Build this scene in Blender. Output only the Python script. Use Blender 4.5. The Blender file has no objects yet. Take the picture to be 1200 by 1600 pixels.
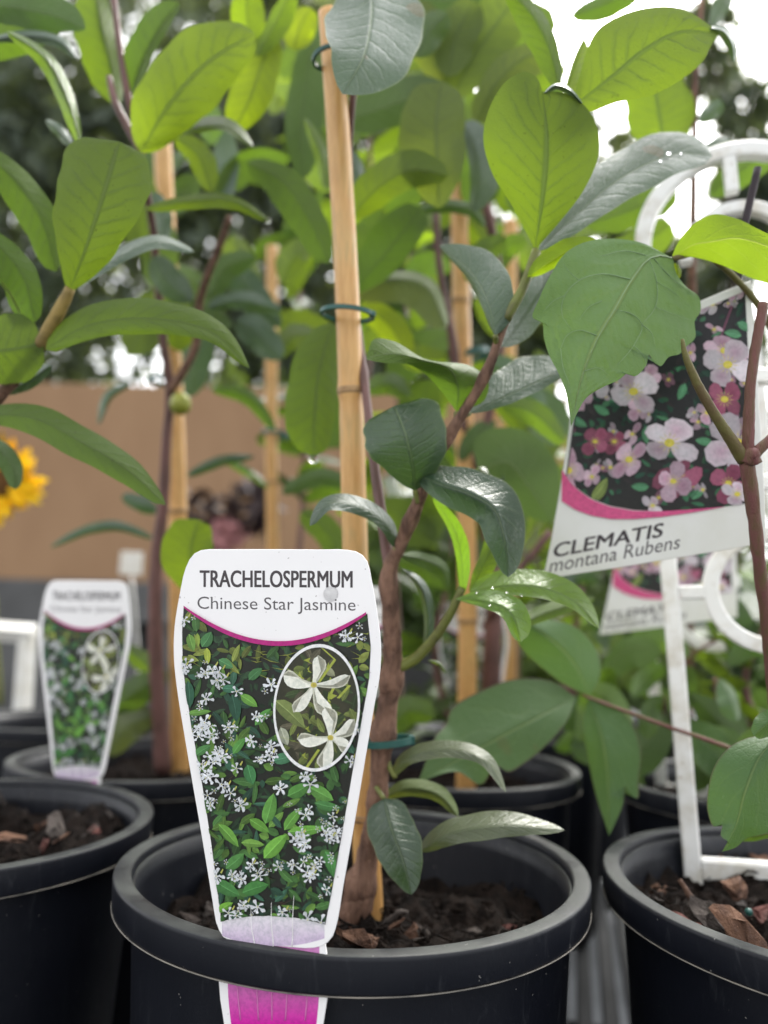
import bpy, bmesh, math, random
import numpy as np
from mathutils import Vector, Matrix
R = math.radians
sc = bpy.context.scene
col = sc.collection

# ---------------------------------------------------------------- camera, light, exposure
CAMZ = 1.0
PITCH, ROLL, FPX = R(8.55), R(1.5), 1200.0        # focal length in pixels of the 1200 x 1600 photograph
FW = np.array([0, math.cos(PITCH), math.sin(PITCH)])
_u0 = np.array([0, -math.sin(PITCH), math.cos(PITCH)]); _r0 = np.array([1.0, 0, 0])
RT = math.cos(ROLL) * _r0 + math.sin(ROLL) * _u0
UP = -math.sin(ROLL) * _r0 + math.cos(ROLL) * _u0
EYE = np.array([0, 0, CAMZ])
cd = bpy.data.cameras.new("camera"); cam = bpy.data.objects.new("camera", cd); col.objects.link(cam)
cam.matrix_world = Matrix(((RT[0], UP[0], -FW[0], 0), (RT[1], UP[1], -FW[1], 0), (RT[2], UP[2], -FW[2], CAMZ), (0, 0, 0, 1)))
cd.sensor_width = 36.0; cd.sensor_fit = 'AUTO'; cd.lens = 27.0
cd.clip_start = 0.01; cd.clip_end = 500
cd.dof.use_dof = True; cd.dof.focus_distance = 0.262; cd.dof.aperture_fstop = 5.6; cd.dof.aperture_blades = 0
sc.camera = cam

SUN_EL, SUN_AZ = R(52), R(28)
w = bpy.data.worlds.new("World"); sc.world = w; w.use_nodes = True
nt = w.node_tree; nt.nodes.clear()
wo = nt.nodes.new('ShaderNodeOutputWorld'); bg = nt.nodes.new('ShaderNodeBackground'); sky = nt.nodes.new('ShaderNodeTexSky')
sky.sky_type = 'NISHITA'; sky.sun_disc = False; sky.sun_elevation = SUN_EL; sky.sun_rotation = SUN_AZ
sky.air_density = 1.0; sky.dust_density = 4.0; sky.ozone_density = 1.0
hs = nt.nodes.new('ShaderNodeHueSaturation'); hs.inputs['Saturation'].default_value = 0.10
nt.links.new(sky.outputs[0], hs.inputs['Color']); nt.links.new(hs.outputs[0], bg.inputs[0]); nt.links.new(bg.outputs[0], wo.inputs[0])
bg.inputs[1].default_value = 0.15
sl = bpy.data.lights.new("sun", 'SUN'); sl.energy = 1.2; sl.angle = R(14); sl.color = (1, .96, .88)
so = bpy.data.objects.new("sun", sl); col.objects.link(so)
sd = Vector((math.sin(SUN_AZ) * math.cos(SUN_EL), math.cos(SUN_AZ) * math.cos(SUN_EL), math.sin(SUN_EL)))
so.rotation_euler = sd.to_track_quat('Z', 'Y').to_euler(); so.location = (0, 0, 5)
sc.view_settings.view_transform = 'Standard'; sc.view_settings.look = 'None'
sc.view_settings.gamma = 1; sc.view_settings.use_curve_mapping = False
sc.view_settings.exposure = 2.1
sc.render.engine = 'CYCLES'
sc.cycles.use_denoising = True
sc.cycles.max_bounces = 8; sc.cycles.diffuse_bounces = 5; sc.cycles.transmission_bounces = 6; sc.cycles.transparent_max_bounces = 8
sc.cycles.sample_clamp_indirect = 8
rng = random.Random(7); nrg = np.random.default_rng(7)

# ---------------------------------------------------------------- helpers
def at(x, y, d):
    "photo pixel and distance along the optical axis -> point in the place"
    return EYE + d * (FW + (x - 600) / FPX * RT - (y - 800) / FPX * UP)
def ray_plane(x, y, p0, n):
    dv = FW + (x - 600) / FPX * RT - (y - 800) / FPX * UP
    return EYE + dv * (np.dot(np.asarray(p0) - EYE, n) / np.dot(dv, n))
def depth_of(p): return float(np.dot(np.asarray(p) - EYE, FW))
def srgb(r, g, b):
    f = lambda c: (c / 255 / 12.92) if c / 255 <= .04045 else ((c / 255 + .055) / 1.055) ** 2.4
    return (f(r), f(g), f(b))
def mesh(name, V, F, mats=(), smooth=True, uv=None, colr=None, fmat=None):
    me = bpy.data.meshes.new(name)
    me.from_pydata([tuple(map(float, v)) for v in V], [], F)
    if smooth: me.polygons.foreach_set('use_smooth', [True] * len(me.polygons))
    for m in mats: me.materials.append(m)
    if fmat is not None: me.polygons.foreach_set('material_index', fmat)
    if uv is not None:
        lay = me.uv_layers.new(name='uv'); idx = np.empty(len(me.loops), dtype=np.int32); me.loops.foreach_get('vertex_index', idx)
        lay.data.foreach_set('uv', np.asarray(uv, dtype=np.float32)[idx].ravel())
    if colr is not None:
        a = me.color_attributes.new('Col', 'FLOAT_COLOR', 'POINT')
        c = np.ones((len(V), 4), dtype=np.float32); c[:, :3] = colr; a.data.foreach_set('color', c.ravel())
    me.update()
    return me
def obj(name, me, parent=None, loc=None):
    o = bpy.data.objects.new(name, me); col.objects.link(o)
    if parent is not None: o.parent = parent
    if loc is not None: o.location = tuple(map(float, loc))
    return o
def tag(o, label=None, cat=None, group=None, kind=None):
    if label: o['label'] = label
    if cat: o['category'] = cat
    if group: o['group'] = group
    if kind: o['kind'] = kind
    return o
def empty(name, loc, label, cat, group=None):
    o = bpy.data.objects.new(name, None); col.objects.link(o); o.location = tuple(map(float, loc)); o.empty_display_size = .01
    return tag(o, label, cat, group)
def child(name, V, F, parent, mats, **k):
    "a part: its vertices are given in world coordinates and stored relative to the thing"
    inv = np.array(PM[parent.name]) if parent.name in PM else np.array(parent_world(parent))
    V = np.asarray(V, float) - inv
    return obj(name, mesh(name, V, F, mats, **k), parent)
PM = {}
def parent_world(p):
    t = np.zeros(3)
    while p is not None:
        t = t + np.array(p.location); p = p.parent
    return t
def copy_tree(o, parent=None):
    c = o.copy(); col.objects.link(c); c.parent = parent
    for ch in list(o.children): copy_tree(ch, c)
    return c
def cr(P, n):
    "smooth curve through the points, n samples"
    P = np.asarray(P, float); m = len(P)
    if m == 2: return P[0] + (P[1] - P[0]) * np.linspace(0, 1, n)[:, None]
    k = np.concatenate([[0], np.cumsum(np.maximum(np.linalg.norm(np.diff(P[:, :2] if P.shape[1] == 3 and abs(P[:, :2]).max() > 20 else P, axis=0), axis=1), 1e-9) ** .8)]); k /= k[-1]
    T = np.zeros_like(P)
    for i in range(m):
        if i == 0: T[i] = (P[1] - P[0]) / (k[1] - k[0])
        elif i == m - 1: T[i] = (P[-1] - P[-2]) / (k[-1] - k[-2])
        else:
            a = (P[i] - P[i-1]) / (k[i] - k[i-1]); b = (P[i+1] - P[i]) / (k[i+1] - k[i]); h0 = k[i] - k[i-1]; h1 = k[i+1] - k[i]
            T[i] = (a * h1 + b * h0) / (h0 + h1)
    u = np.linspace(0, 1, n); out = np.empty((n, P.shape[1]))
    j = np.clip(np.searchsorted(k, u, side='right') - 1, 0, m - 2)
    h = k[j+1] - k[j]; s = ((u - k[j]) / h)[:, None]; h = h[:, None]
    return (2*s**3 - 3*s**2 + 1) * P[j] + (s**3 - 2*s**2 + s) * h * T[j] + (-2*s**3 + 3*s**2) * P[j+1] + (s**3 - s**2) * h * T[j+1]
def tube(P, rad, seg=10, n=None, bump=0., rs=0, cap=True):
    P = np.asarray(P, float)
    if n: 
        rad = np.interp(np.linspace(0, 1, n), np.linspace(0, 1, len(P)), rad if np.ndim(rad) else [rad] * len(P)); P = cr(P, n)
    else: rad = np.asarray(rad if np.ndim(rad) else [rad] * len(P), float)
    g = np.random.default_rng(rs); n = len(P)
    t = np.gradient(P, axis=0); t /= np.linalg.norm(t, axis=1)[:, None] + 1e-12
    a = np.array([0.3, -1, .2]); V = []
    for i in range(n):
        a = a - t[i] * np.dot(a, t[i]); a /= np.linalg.norm(a); b = np.cross(t[i], a)
        for k in range(seg):
            q = 2 * math.pi * k / seg
            r = rad[i] * (1 + bump * g.normal())
            V.append(P[i] + r * (math.cos(q) * a + math.sin(q) * b))
    F = [(i*seg + k, i*seg + (k+1) % seg, (i+1)*seg + (k+1) % seg, (i+1)*seg + k) for i in range(n-1) for k in range(seg)]
    if cap: F += [tuple(range(seg))[::-1], tuple((n-1)*seg + k for k in range(seg))]
    uv = [((k / seg), i / n) for i in range(n) for k in range(seg)]
    return V, F, uv
def box(c, s, rz=0., rx=0.):
    c = np.asarray(c, float); hx, hy, hz = np.asarray(s) / 2
    M = np.array((Matrix.Rotation(rz, 3, 'Z') @ Matrix.Rotation(rx, 3, 'X')))
    V = [c + M @ np.array((x*hx, y*hy, z*hz)) for x in (-1, 1) for y in (-1, 1) for z in (-1, 1)]
    return V, [(0,1,3,2), (4,6,7,5), (0,4,5,1), (2,3,7,6), (0,2,6,4), (1,5,7,3)]
def bevbox(c, s, b, rz=0.):
    bm = bmesh.new(); bmesh.ops.create_cube(bm, size=1.0)
    for v in bm.verts: v.co = Vector((v.co.x * s[0], v.co.y * s[1], v.co.z * s[2]))
    bmesh.ops.bevel(bm, geom=bm.edges[:], offset=b, segments=2, affect='EDGES', profile=.5)
    M = Matrix.Translation(Vector(map(float, c))) @ Matrix.Rotation(rz, 4, 'Z'); bm.transform(M)
    V = [tuple(v.co) for v in bm.verts]; F = [tuple(v.index for v in f.verts) for f in bm.faces]; bm.free()
    return V, F
def lathe(prof, c, seg=96, close=False):
    V, F = [], []; n = len(prof)
    for k in range(seg):
        q = 2 * math.pi * k / seg
        for r, z in prof: V.append((c[0] + r * math.cos(q), c[1] + r * math.sin(q), c[2] + z))
    for k in range(seg):
        k2 = (k + 1) % seg
        for i in range(n - 1 + (1 if close else 0)):
            i2 = (i + 1) % n
            F.append((k*n + i, k2*n + i, k2*n + i2, k*n + i2))
    return V, F
def merge(parts):
    V, F = [], []
    for p in parts:
        o = len(V); V += list(p[0]); F += [tuple(i + o for i in f) for f in p[1]]
    return V, F

# ---------------------------------------------------------------- materials
class NT:
    def __init__(s, name):
        s.m = bpy.data.materials.new(name); s.m.use_nodes = True; s.t = s.m.node_tree; s.t.nodes.clear()
        s.out = s.n('ShaderNodeOutputMaterial')
    def n(s, typ, **k):
        x = s.t.nodes.new(typ)
        for a, b in k.items(): setattr(x, a, b)
        return x
    def put(s, sock, v):
        if hasattr(v, 'links'): s.t.links.new(v, sock)
        elif isinstance(v, (tuple, list)): sock.default_value = tuple(v) + (1,) if len(v) == 3 and sock.type == 'RGBA' else tuple(v)
        else: sock.default_value = v
    def math(s, op, a, b=None, c=None, clamp=False):
        x = s.n('ShaderNodeMath', operation=op, use_clamp=clamp); s.put(x.inputs[0], a)
        if b is not None: s.put(x.inputs[1], b)
        if c is not None: s.put(x.inputs[2], c)
        return x.outputs[0]
    def mix(s, f, a, b, blend='MIX'):
        x = s.n('ShaderNodeMix', data_type='RGBA', blend_type=blend); s.put(x.inputs[0], f); s.put(x.inputs[6], a); s.put(x.inputs[7], b)
        return x.outputs[2]
    def ramp(s, f, lo, hi):
        x = s.n('ShaderNodeMapRange', interpolation_type='SMOOTHSTEP'); s.put(x.inputs[0], f); s.put(x.inputs[1], lo); s.put(x.inputs[2], hi)
        return x.outputs[0]
    def noise(s, scale, detail=4, vec=None, rough=.55, dist=0):
        x = s.n('ShaderNodeTexNoise'); x.inputs['Scale'].default_value = scale; x.inputs['Detail'].default_value = detail
        x.inputs['Roughness'].default_value = rough; x.inputs['Distortion'].default_value = dist
        s.put(x.inputs['Vector'], vec if vec is not None else s.coord()); return x.outputs[0]
    def coord(s, scale=None):
        c = s.n('ShaderNodeTexCoord').outputs['Object']
        if scale is None: return c
        x = s.n('ShaderNodeMapping'); s.put(x.inputs[0], c); x.inputs['Scale'].default_value = scale; return x.outputs[0]
    def bump(s, h, st, dist=.001):
        x = s.n('ShaderNodeBump'); s.put(x.inputs['Height'], h); x.inputs['Strength'].default_value = st; x.inputs['Distance'].default_value = dist
        return x.outputs[0]
    def bsdf(s, colr, rough, spec=.5, nrm=None, coat=0, metal=0, trans=0):
        x = s.n('ShaderNodeBsdfPrincipled'); s.put(x.inputs['Base Color'], colr); s.put(x.inputs['Roughness'], rough)
        x.inputs['Specular IOR Level'].default_value = spec; x.inputs['Coat Weight'].default_value = coat; x.inputs['Metallic'].default_value = metal
        x.inputs['Transmission Weight'].default_value = trans
        if nrm is not None: s.put(x.inputs['Normal'], nrm)
        return x.outputs[0]
    def end(s, sh): s.t.links.new(sh, s.out.inputs[0]); return s.m

def leaf_material(name, nveins, slope, hairy=False):
    s = NT(name)
    uv = s.n('ShaderNodeUVMap', uv_map='uv').outputs[0]; sp = s.n('ShaderNodeSeparateXYZ'); s.put(sp.inputs[0], uv)
    u = sp.outputs[0]; v = s.math('ABSOLUTE', s.math('MULTIPLY_ADD', sp.outputs[1], 2.0, -1.0))
    oi = s.n('ShaderNodeObjectInfo'); c = oi.outputs['Color']; youth = oi.outputs['Alpha']; rnd = oi.outputs['Random']
    off = s.n('ShaderNodeVectorMath', operation='SCALE'); s.put(off.inputs[0], (37., 11., 5.)); s.put(off.inputs['Scale'], rnd)
    vec = s.n('ShaderNodeVectorMath', operation='ADD'); s.put(vec.inputs[0], s.coord()); s.put(vec.inputs[1], off.outputs[0]); vec = vec.outputs[0]
    n1 = s.noise(55, 4, vec); n2 = s.noise(420, 3, vec); n3 = s.noise(1500, 2, vec)
    mid = s.math('SUBTRACT', 1.0, s.ramp(v, .012, .05))
    w_ = s.math('ADD', s.math('SUBTRACT', s.math('MULTIPLY', u, nveins), s.math('MULTIPLY', s.math('POWER', v, .85), slope)), s.math('MULTIPLY', n1, 1.3))
    w_ = s.math('ADD', w_, s.math('MULTIPLY', s.math('SIGN', s.math('SUBTRACT', sp.outputs[1], .5)), .22))
    fr = s.math('ABSOLUTE', s.math('SUBTRACT', s.math('FRACT', w_), .5))
    side = s.math('MULTIPLY', s.math('SUBTRACT', 1.0, s.ramp(fr, .01, .10)), s.math('SUBTRACT', 1.0, s.ramp(v, .55, .95)))
    net = s.n('ShaderNodeTexVoronoi', feature='DISTANCE_TO_EDGE'); net.inputs['Scale'].default_value = 420; s.put(net.inputs['Vector'], vec)
    netv = s.math('SUBTRACT', 1.0, s.ramp(net.outputs['Distance'], .0, .12))
    side2 = s.math('MULTIPLY', s.math('SUBTRACT', 1.0, s.ramp(fr, .02, .24)), s.math('SUBTRACT', 1.0, s.ramp(v, .6, 1.0)))
    vein = s.math('MAXIMUM', mid, s.math('MULTIPLY', side, .34 if not hairy else .15), clamp=True)
    vein2 = s.math('MAXIMUM', s.math('SUBTRACT', 1.0, s.ramp(v, .02, .10)), s.math('MULTIPLY', s.math('MULTIPLY', side2, s.ramp(n1, .2, .75)), .62), clamp=True)
    # upper side
    top = s.mix(s.math('MULTIPLY', n1, .55), c, s.mix(.5, c, (.02, .035, .012)))
    top = s.mix(s.math('MULTIPLY', vein, .55), top, s.mix(.6, c, (.20, .27, .10)))
    top = s.mix(s.math('MULTIPLY', s.ramp(n2, .62, .8), .2), top, (.30, .32, .28))
    res = s.math('MULTIPLY', s.math('MULTIPLY', s.ramp(s.noise(95, 4, vec), .5, .72), s.ramp(s.noise(650, 4, vec), .48, .66)), s.math('MULTIPLY', rnd, .45 if not hairy else .08))
    top = s.mix(res, top, (.40, .42, .38))
    blem = s.math('MULTIPLY', s.ramp(s.noise(48, 2, vec), .70, .73), .75 if not hairy else .3); top = s.mix(blem, top, (.10, .075, .03))
    edge = s.math('MULTIPLY', s.ramp(v, .945 if not hairy else .955, .985), .5 if not hairy else .75); top = s.mix(edge, top, (.17, .21, .08) if not hairy else (.075, .03, .035))
    # under side: paler and duller
    und = s.mix(.4, c, (.14, .20, .045)); und = s.mix(s.math('MULTIPLY', vein, .35), und, (.22, .27, .10))
    und = s.mix(s.math('MULTIPLY', n1, .35), und, s.mix(.5, und, (.05, .07, .02)))
    spots = s.math('MULTIPLY', s.ramp(s.noise(900, 1, vec), .735, .76), .7 if not hairy else 0.); und = s.mix(spots, und, (.03, .025, .01))
    bf = s.n('ShaderNodeNewGeometry').outputs['Backfacing']
    base = s.mix(bf, top, und)
    hgt = s.math('ADD', s.math('ADD', s.math('MULTIPLY', vein, -.8 if not hairy else -1.2), s.math('MULTIPLY', n2, .35)), s.math('ADD', s.math('MULTIPLY', netv, -.12), s.math('MULTIPLY', n3, .14)))
    nb = s.bump(s.math('ADD', s.math('MULTIPLY_ADD', n1, 1.2, hgt), s.math('MULTIPLY', side2, -.10 if not hairy else 0.)), .6, .0009)
    rg = s.math('ADD', s.math('MULTIPLY', bf, .22), s.math('MULTIPLY_ADD', n2, .30, .26 if not hairy else .45))
    d = s.bsdf(base, rg, .5 if not hairy else .35, nb); pn = [x for x in s.t.nodes if x.type == 'BSDF_PRINCIPLED'][-1]; s.put(pn.inputs['Specular IOR Level'], s.math('MULTIPLY_ADD', bf, -.35 if not hairy else -.1, .65 if not hairy else .35))
    tr = s.n('ShaderNodeBsdfTranslucent')
    tc = s.mix(1.0, c, (2.2, 2.05, .45), 'MULTIPLY'); tc = s.mix(s.math('MULTIPLY', vein2, .8 if not hairy else .0), tc, s.mix(.75, tc, (.03, .06, .02)))
    tc = s.mix(s.math('MULTIPLY', n1, .5), tc, s.mix(.35, tc, (.02, .04, .005))); tc = s.mix(spots, tc, (.02, .02, .01))
    if hairy: tc = s.mix(s.math('MULTIPLY', vein, .4), tc, (.4, .45, .12))
    s.put(tr.inputs[0], tc); s.put(tr.inputs['Normal'], nb)
    mx = s.n('ShaderNodeMixShader'); s.put(mx.inputs[0], youth); s.put(mx.inputs[1], d); s.put(mx.inputs[2], tr.outputs[0])
    return s.end(mx.outputs[0])
M_LEAF = leaf_material('jasmine_leaf', 10, 1.6)
M_CLEM = leaf_material('clematis_leaf', 4, 1.8, True)

def plain(name, c, rough=.5, spec=.5, var=.25, scale=60, bump=.2, bscale=300, c2=None, coat=0, stretch=None):
    s = NT(name); co = s.coord(stretch) if stretch else s.coord()
    n = s.noise(scale, 5, co); n2 = s.noise(bscale, 4, co)
    cc = s.mix(s.ramp(n, .35, .7), c, c2 if c2 else tuple(x * (1 - var) for x in c))
    return s.end(s.bsdf(cc, s.math('MULTIPLY_ADD', n2, .2, rough - .1), spec, s.bump(n2, bump, .0008 if bump < 1 else .0022), coat))
M_STAKE = (lambda s: s.end(s.bsdf(s.mix(s.ramp(s.noise(40, 5, s.coord((14, 14, .8))), .3, .75), (.64, .37, .135), s.mix(s.ramp(s.noise(30, 3), .45, .7), (.52, .27, .085), (.45, .31, .12))), s.math('MULTIPLY_ADD', s.noise(200, 3), .2, .3), .5, s.bump(s.noise(60, 4, s.coord((30, 30, 1))), .25, .0006))))(NT('bamboo'))
M_NODE = plain('bamboo_node', (.40, .25, .12), .5, .4, c2=(.24, .14, .07), scale=200)
M_BARK = plain('brown_stem', (.24, .135, .092), .75, .3, c2=(.085, .046, .032), scale=230, bump=1.0, bscale=480, stretch=(1, 1, .3))
M_PURP = plain('purple_stem', (.17, .085, .075), .55, .4, c2=(.10, .055, .045), scale=120, bump=.3, stretch=(1, 1, .3))
M_GSTEM = plain('green_stem', (.15, .17, .035), .5, .4, c2=(.10, .10, .03), scale=150, bump=.3)
M_CSTEM = plain('clematis_stem', (.175, .068, .062), .6, .35, c2=(.12, .085, .035), scale=90, bump=.9, bscale=900, stretch=(3, 3, .25))
M_CGREEN = plain('clematis_young_stem', (.13, .12, .035), .6, .35, c2=(.11, .07, .035), scale=90, bump=.5, bscale=900)
M_TIE = plain('tie_plastic', (.008, .085, .07), .4, .5, var=.2)
def pot_mat():
    s = NT('black_pot'); c = s.coord()
    n = s.noise(25, 5, c); sc_ = s.noise(90, 6, s.coord((1, 1, .25)), .7, 1.5); fine = s.noise(900, 3, c)
    base = s.mix(n, (.0036, .0044, .0078), (.0062, .0074, .0118))
    w_ = s.n('ShaderNodeTexVoronoi', feature='DISTANCE_TO_EDGE'); w_.inputs['Scale'].default_value = 70; s.put(w_.inputs['Vector'], s.math and s.n('ShaderNodeVectorMath', operation='ADD').outputs[0])
    vm = [x for x in s.t.nodes if x.type == 'VECT_MATH'][0]; s.put(vm.inputs[0], c); nz = s.n('ShaderNodeTexNoise'); nz.inputs['Scale'].default_value = 60; s.put(nz.inputs['Vector'], c); s.put(vm.inputs[1], nz.outputs['Color'])
    scr = s.math('MULTIPLY', s.math('SUBTRACT', 1.0, s.ramp(w_.outputs['Distance'], .0, .012)), s.ramp(s.noise(14, 2, c), .52, .66))
    base = s.mix(s.math('MULTIPLY', scr, .30), base, (.20, .21, .22))
    base = s.mix(s.math('MULTIPLY', s.ramp(sc_, .54, .8), .38), base, (.070, .074, .082))
    specks = s.ramp(s.noise(520, 1, c), .775, .79); base = s.mix(s.math('MULTIPLY', specks, .45), base, (.30, .29, .27))
    nz_ = s.n('ShaderNodeSeparateXYZ'); s.put(nz_.inputs[0], s.n('ShaderNodeNewGeometry').outputs['Normal'])
    dust = s.math('MULTIPLY', s.ramp(nz_.outputs[2], .55, .95), s.ramp(s.noise(45, 6, c), .25, .75))
    base = s.mix(s.math('MULTIPLY', dust, .6), base, (.085, .092, .082))
    return s.end(s.bsdf(base, s.math('ADD', s.math('MULTIPLY_ADD', n, .25, .32), s.math('MULTIPLY', dust, .3)), .30, s.bump(s.math('ADD', s.math('MULTIPLY', fine, .3), sc_), .18, .0006)))
M_POT = pot_mat()
M_FLASH = plain('mould_line', (.22, .20, .17), .6, .4, c2=(.03, .03, .03), scale=45)
M_SOIL = plain('potting_mix', (.017, .0115, .009), .95, .12, c2=(.005, .004, .0035), scale=160, bump=1, bscale=700)
def chipmat(name, a, b):
    s = NT(name); oi = s.n('ShaderNodeObjectInfo').outputs['Random']
    n = s.noise(160, 6, s.coord((1, .3, 1))); n2 = s.noise(700, 5, s.coord((1, .35, 1)))
    c = s.mix(s.ramp(n, .35, .68), a, b); c = s.mix(s.math('MULTIPLY', s.ramp(n2, .6, .75), .5), c, tuple(min(1, x * 2.2) for x in a))
    return s.end(s.bsdf(c, .85, .25, s.bump(s.math('ADD', n, n2), .9, .0015)))
M_CHIP = [chipmat('bark_brown', (.15, .08, .05), (.055, .03, .022)), chipmat('bark_dark', (.035, .026, .022), (.014, .011, .010)), chipmat('bark_red', (.13, .05, .042), (.05, .025, .02)), chipmat('bark_grey', (.085, .07, .062), (.03, .025, .022))]
M_WHITE = plain('white_plastic', (.70, .69, .66), .42, .5, c2=(.60, .58, .52), scale=40, bump=.1, bscale=300)
def dirty_white():
    s = NT('trellis_plastic'); n = s.noise(70, 6); n2 = s.noise(240, 5)
    c = s.mix(s.ramp(n, .42, .72), (.78, .78, .76), (.60, .57, .50)); c = s.mix(s.math('MULTIPLY', s.ramp(n2, .60, .72), .55), c, (.38, .32, .23))
    return s.end(s.bsdf(c, .45, .4, s.bump(n2, .1, .0004)))
M_TREL = dirty_white()
def print_mat(name, tint=(1, 1, 1)):
    s = NT(name); a = s.n('ShaderNodeVertexColor', layer_name='Col').outputs[0]
    n = s.noise(700, 5, None, .7); n4 = s.noise(260, 4); c = s.mix(s.ramp(n, .35, .7), a, s.mix(1.0, a, (.74, .78, .77), 'MULTIPLY')); c = s.mix(s.math('MULTIPLY', s.ramp(n4, .55, .75), .3), c, s.mix(1.0, c, (1.15, 1.15, 1.1), 'MULTIPLY'))
    return s.end(s.bsdf(c, .34, .35, s.bump(s.noise(120, 2), .02, .0004)))
M_PRINT = print_mat('printed_ink')
def tag_white():
    s = NT('tag_plastic'); n = s.noise(60, 4); sp = s.ramp(s.noise(700, 1), .755, .775)
    c = s.mix(n, (.82, .805, .80), (.78, .765, .765)); c = s.mix(s.math('MULTIPLY', sp, .6), c, (.25, .22, .2))
    return s.end(s.bsdf(c, .38, .4, s.bump(s.noise(260, 3), .04, .0004)))
M_TAG = tag_white()
M_INK = plain('dark_ink', (.045, .036, .040), .4, .4, var=.1)
M_INK2 = plain('grey_ink', (.085, .075, .080), .4, .4, var=.1)
M_TAGOLD = plain('weathered_tag_plastic', (.77, .77, .74), .42, .4, c2=(.70, .70, .64), scale=35, bump=.05)
def water():
    s = NT('water'); g = s.n('ShaderNodeBsdfGlass'); g.inputs['IOR'].default_value = 1.33; g.inputs['Roughness'].default_value = 0.0
    return s.end(g.outputs[0])
M_WATER = water()
M_BENCH = plain('grey_bench_plastic', (.013, .014, .0155), .75, .1, c2=(.008, .009, .010), scale=18)
M_PAVE = plain('paving', (.11, .115, .12), .85, .2, c2=(.08, .083, .086), scale=4, bscale=40)
M_TAN = plain('tan_board', (.30, .185, .105), .8, .2, c2=(.265, .16, .09), scale=5, bscale=50, stretch=(1, 1, .4))
M_CONC = plain('grey_render', (.115, .115, .115), .85, .2, c2=(.08, .08, .08), scale=3, bscale=60)
M_TRUNK = plain('tree_bark', (.07, .055, .042), .9, .2, c2=(.035, .028, .022), scale=9, bscale=40, bump=.8)
def crown_mat(name, a, b, t):
    s = NT(name); n = s.noise(1.6, 3); c = s.mix(s.ramp(n, .3, .7), a, b)
    d = s.bsdf(c, .45, .4); tr = s.n('ShaderNodeBsdfTranslucent'); s.put(tr.inputs[0], s.mix(1.0, c, (2.6, 2.4, .8), 'MULTIPLY'))
    mx = s.n('ShaderNodeMixShader'); mx.inputs[0].default_value = t; s.put(mx.inputs[1], d); s.put(mx.inputs[2], tr.outputs[0]); return s.end(mx.outputs[0])
M_DARKTREE = crown_mat('dark_foliage', (.070, .096, .074), (.10, .128, .09), .35)
M_HEDGE = crown_mat('hedge_foliage', (.075, .115, .03), (.05, .085, .025), .35)
M_PALETREE = crown_mat('pale_foliage', (.05, .075, .045), (.08, .105, .05), .3)
M_YELLOW = plain('yellow_petal', (.86, .58, .015), .6, .2, c2=(.80, .48, .010), scale=60)
M_BROWN = plain('flower_disc', (.11, .055, .02), .9, .1, bump=1)
M_PINK = plain('pink_petal', (.42, .20, .20), .6, .2)
M_DARKLEAF = plain('dark_purple_leaf', (.035, .018, .018), .5, .4)

# ---------------------------------------------------------------- setting
o = obj('ground', mesh('ground', [(-60, -20, 0), (60, -20, 0), (60, 120, 0), (-60, 120, 0)], [(0, 1, 2, 3)], [M_PAVE])); tag(o, 'grey paved ground around the plant bench', kind='structure')

wallR = empty('boundary_wall', (-1.3, 3.3, 0), 'long plain tan wall on a grey rendered base behind the plants', 'wall')
child('base', *bevbox((-1.35, 3.3, .58), (4.3, .2, 1.16), .01), wallR, [M_CONC], smooth=False)
child('panel', *bevbox((-1.35, 3.3, 1.16 + .43), (4.3, .12, .86), .006), wallR, [M_TAN], smooth=False)

def leafcloud(n, ells, size, seed):
    g = np.random.default_rng(seed); V, F = [], []
    wts = np.array([e[3] * e[4] * e[5] for e in ells]); wts = wts / wts.sum()
    for k in range(n):
        e = ells[g.choice(len(ells), p=wts)]
        q = g.normal(size=3); q /= np.linalg.norm(q); q *= g.uniform(.25, 1) ** .5
        c = np.array(e[:3]) + q * np.array(e[3:6]) * (1 + .12 * g.normal())
        a = g.normal(size=3); a[2] -= .4; a /= np.linalg.norm(a); b = np.cross(a, g.normal(size=3)); b /= np.linalg.norm(b)
        s = size * g.uniform(.6, 1.4); o = len(V); nn = np.cross(a, b)
        V += [c - a * s, c + b * s * .42 + nn * s * .1, c + a * s, c - b * s * .42 + nn * s * .1]; F.append((o, o+1, o+2, o+3))
    return V, F
def tree(name, base, h, ells, n, size, mat, label, seed, trunk_r=.12, cat='tree', group=None):
    t = empty(name, base, label, cat, group)
    g = np.random.default_rng(seed); b = np.array(base, float)
    P = [b, b + (g.normal() * .1, g.normal() * .1, h * .35), b + (g.normal() * .2, g.normal() * .2, h * .65), b + (g.normal() * .2, 0, h * .95)]
    V, F, uv = tube(P, [trunk_r, trunk_r * .75, trunk_r * .5, trunk_r * .15], 9, 10, .05, seed); child('trunk', V, F, t, [M_TRUNK])
    for e in ells[:6]:
        s0 = b + np.array((0, 0, h * g.uniform(.3, .6))); e0 = np.array(e[:3])
        V, F, uv = tube([s0, (s0 + e0) / 2 + (0, 0, .1 * h * g.uniform(0, 1)), e0], [trunk_r * .4, trunk_r * .25, trunk_r * .08], 7, 8, .05, seed); child('limb', V, F, t, [M_TRUNK])
    V, F = leafcloud(n, ells, size, seed); o = child('crown', V, F, t, [mat], smooth=False)
    return t
def ell(g, cx, cy, cz, spread, k, r):
    return [(cx + g.normal() * spread[0], cy + g.normal() * spread[1], cz + g.normal() * spread[2], r * g.uniform(.6, 1.3), r * g.uniform(.6, 1.3), r * g.uniform(.5, 1)) for _ in range(k)]
g = np.random.default_rng(3)
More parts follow.
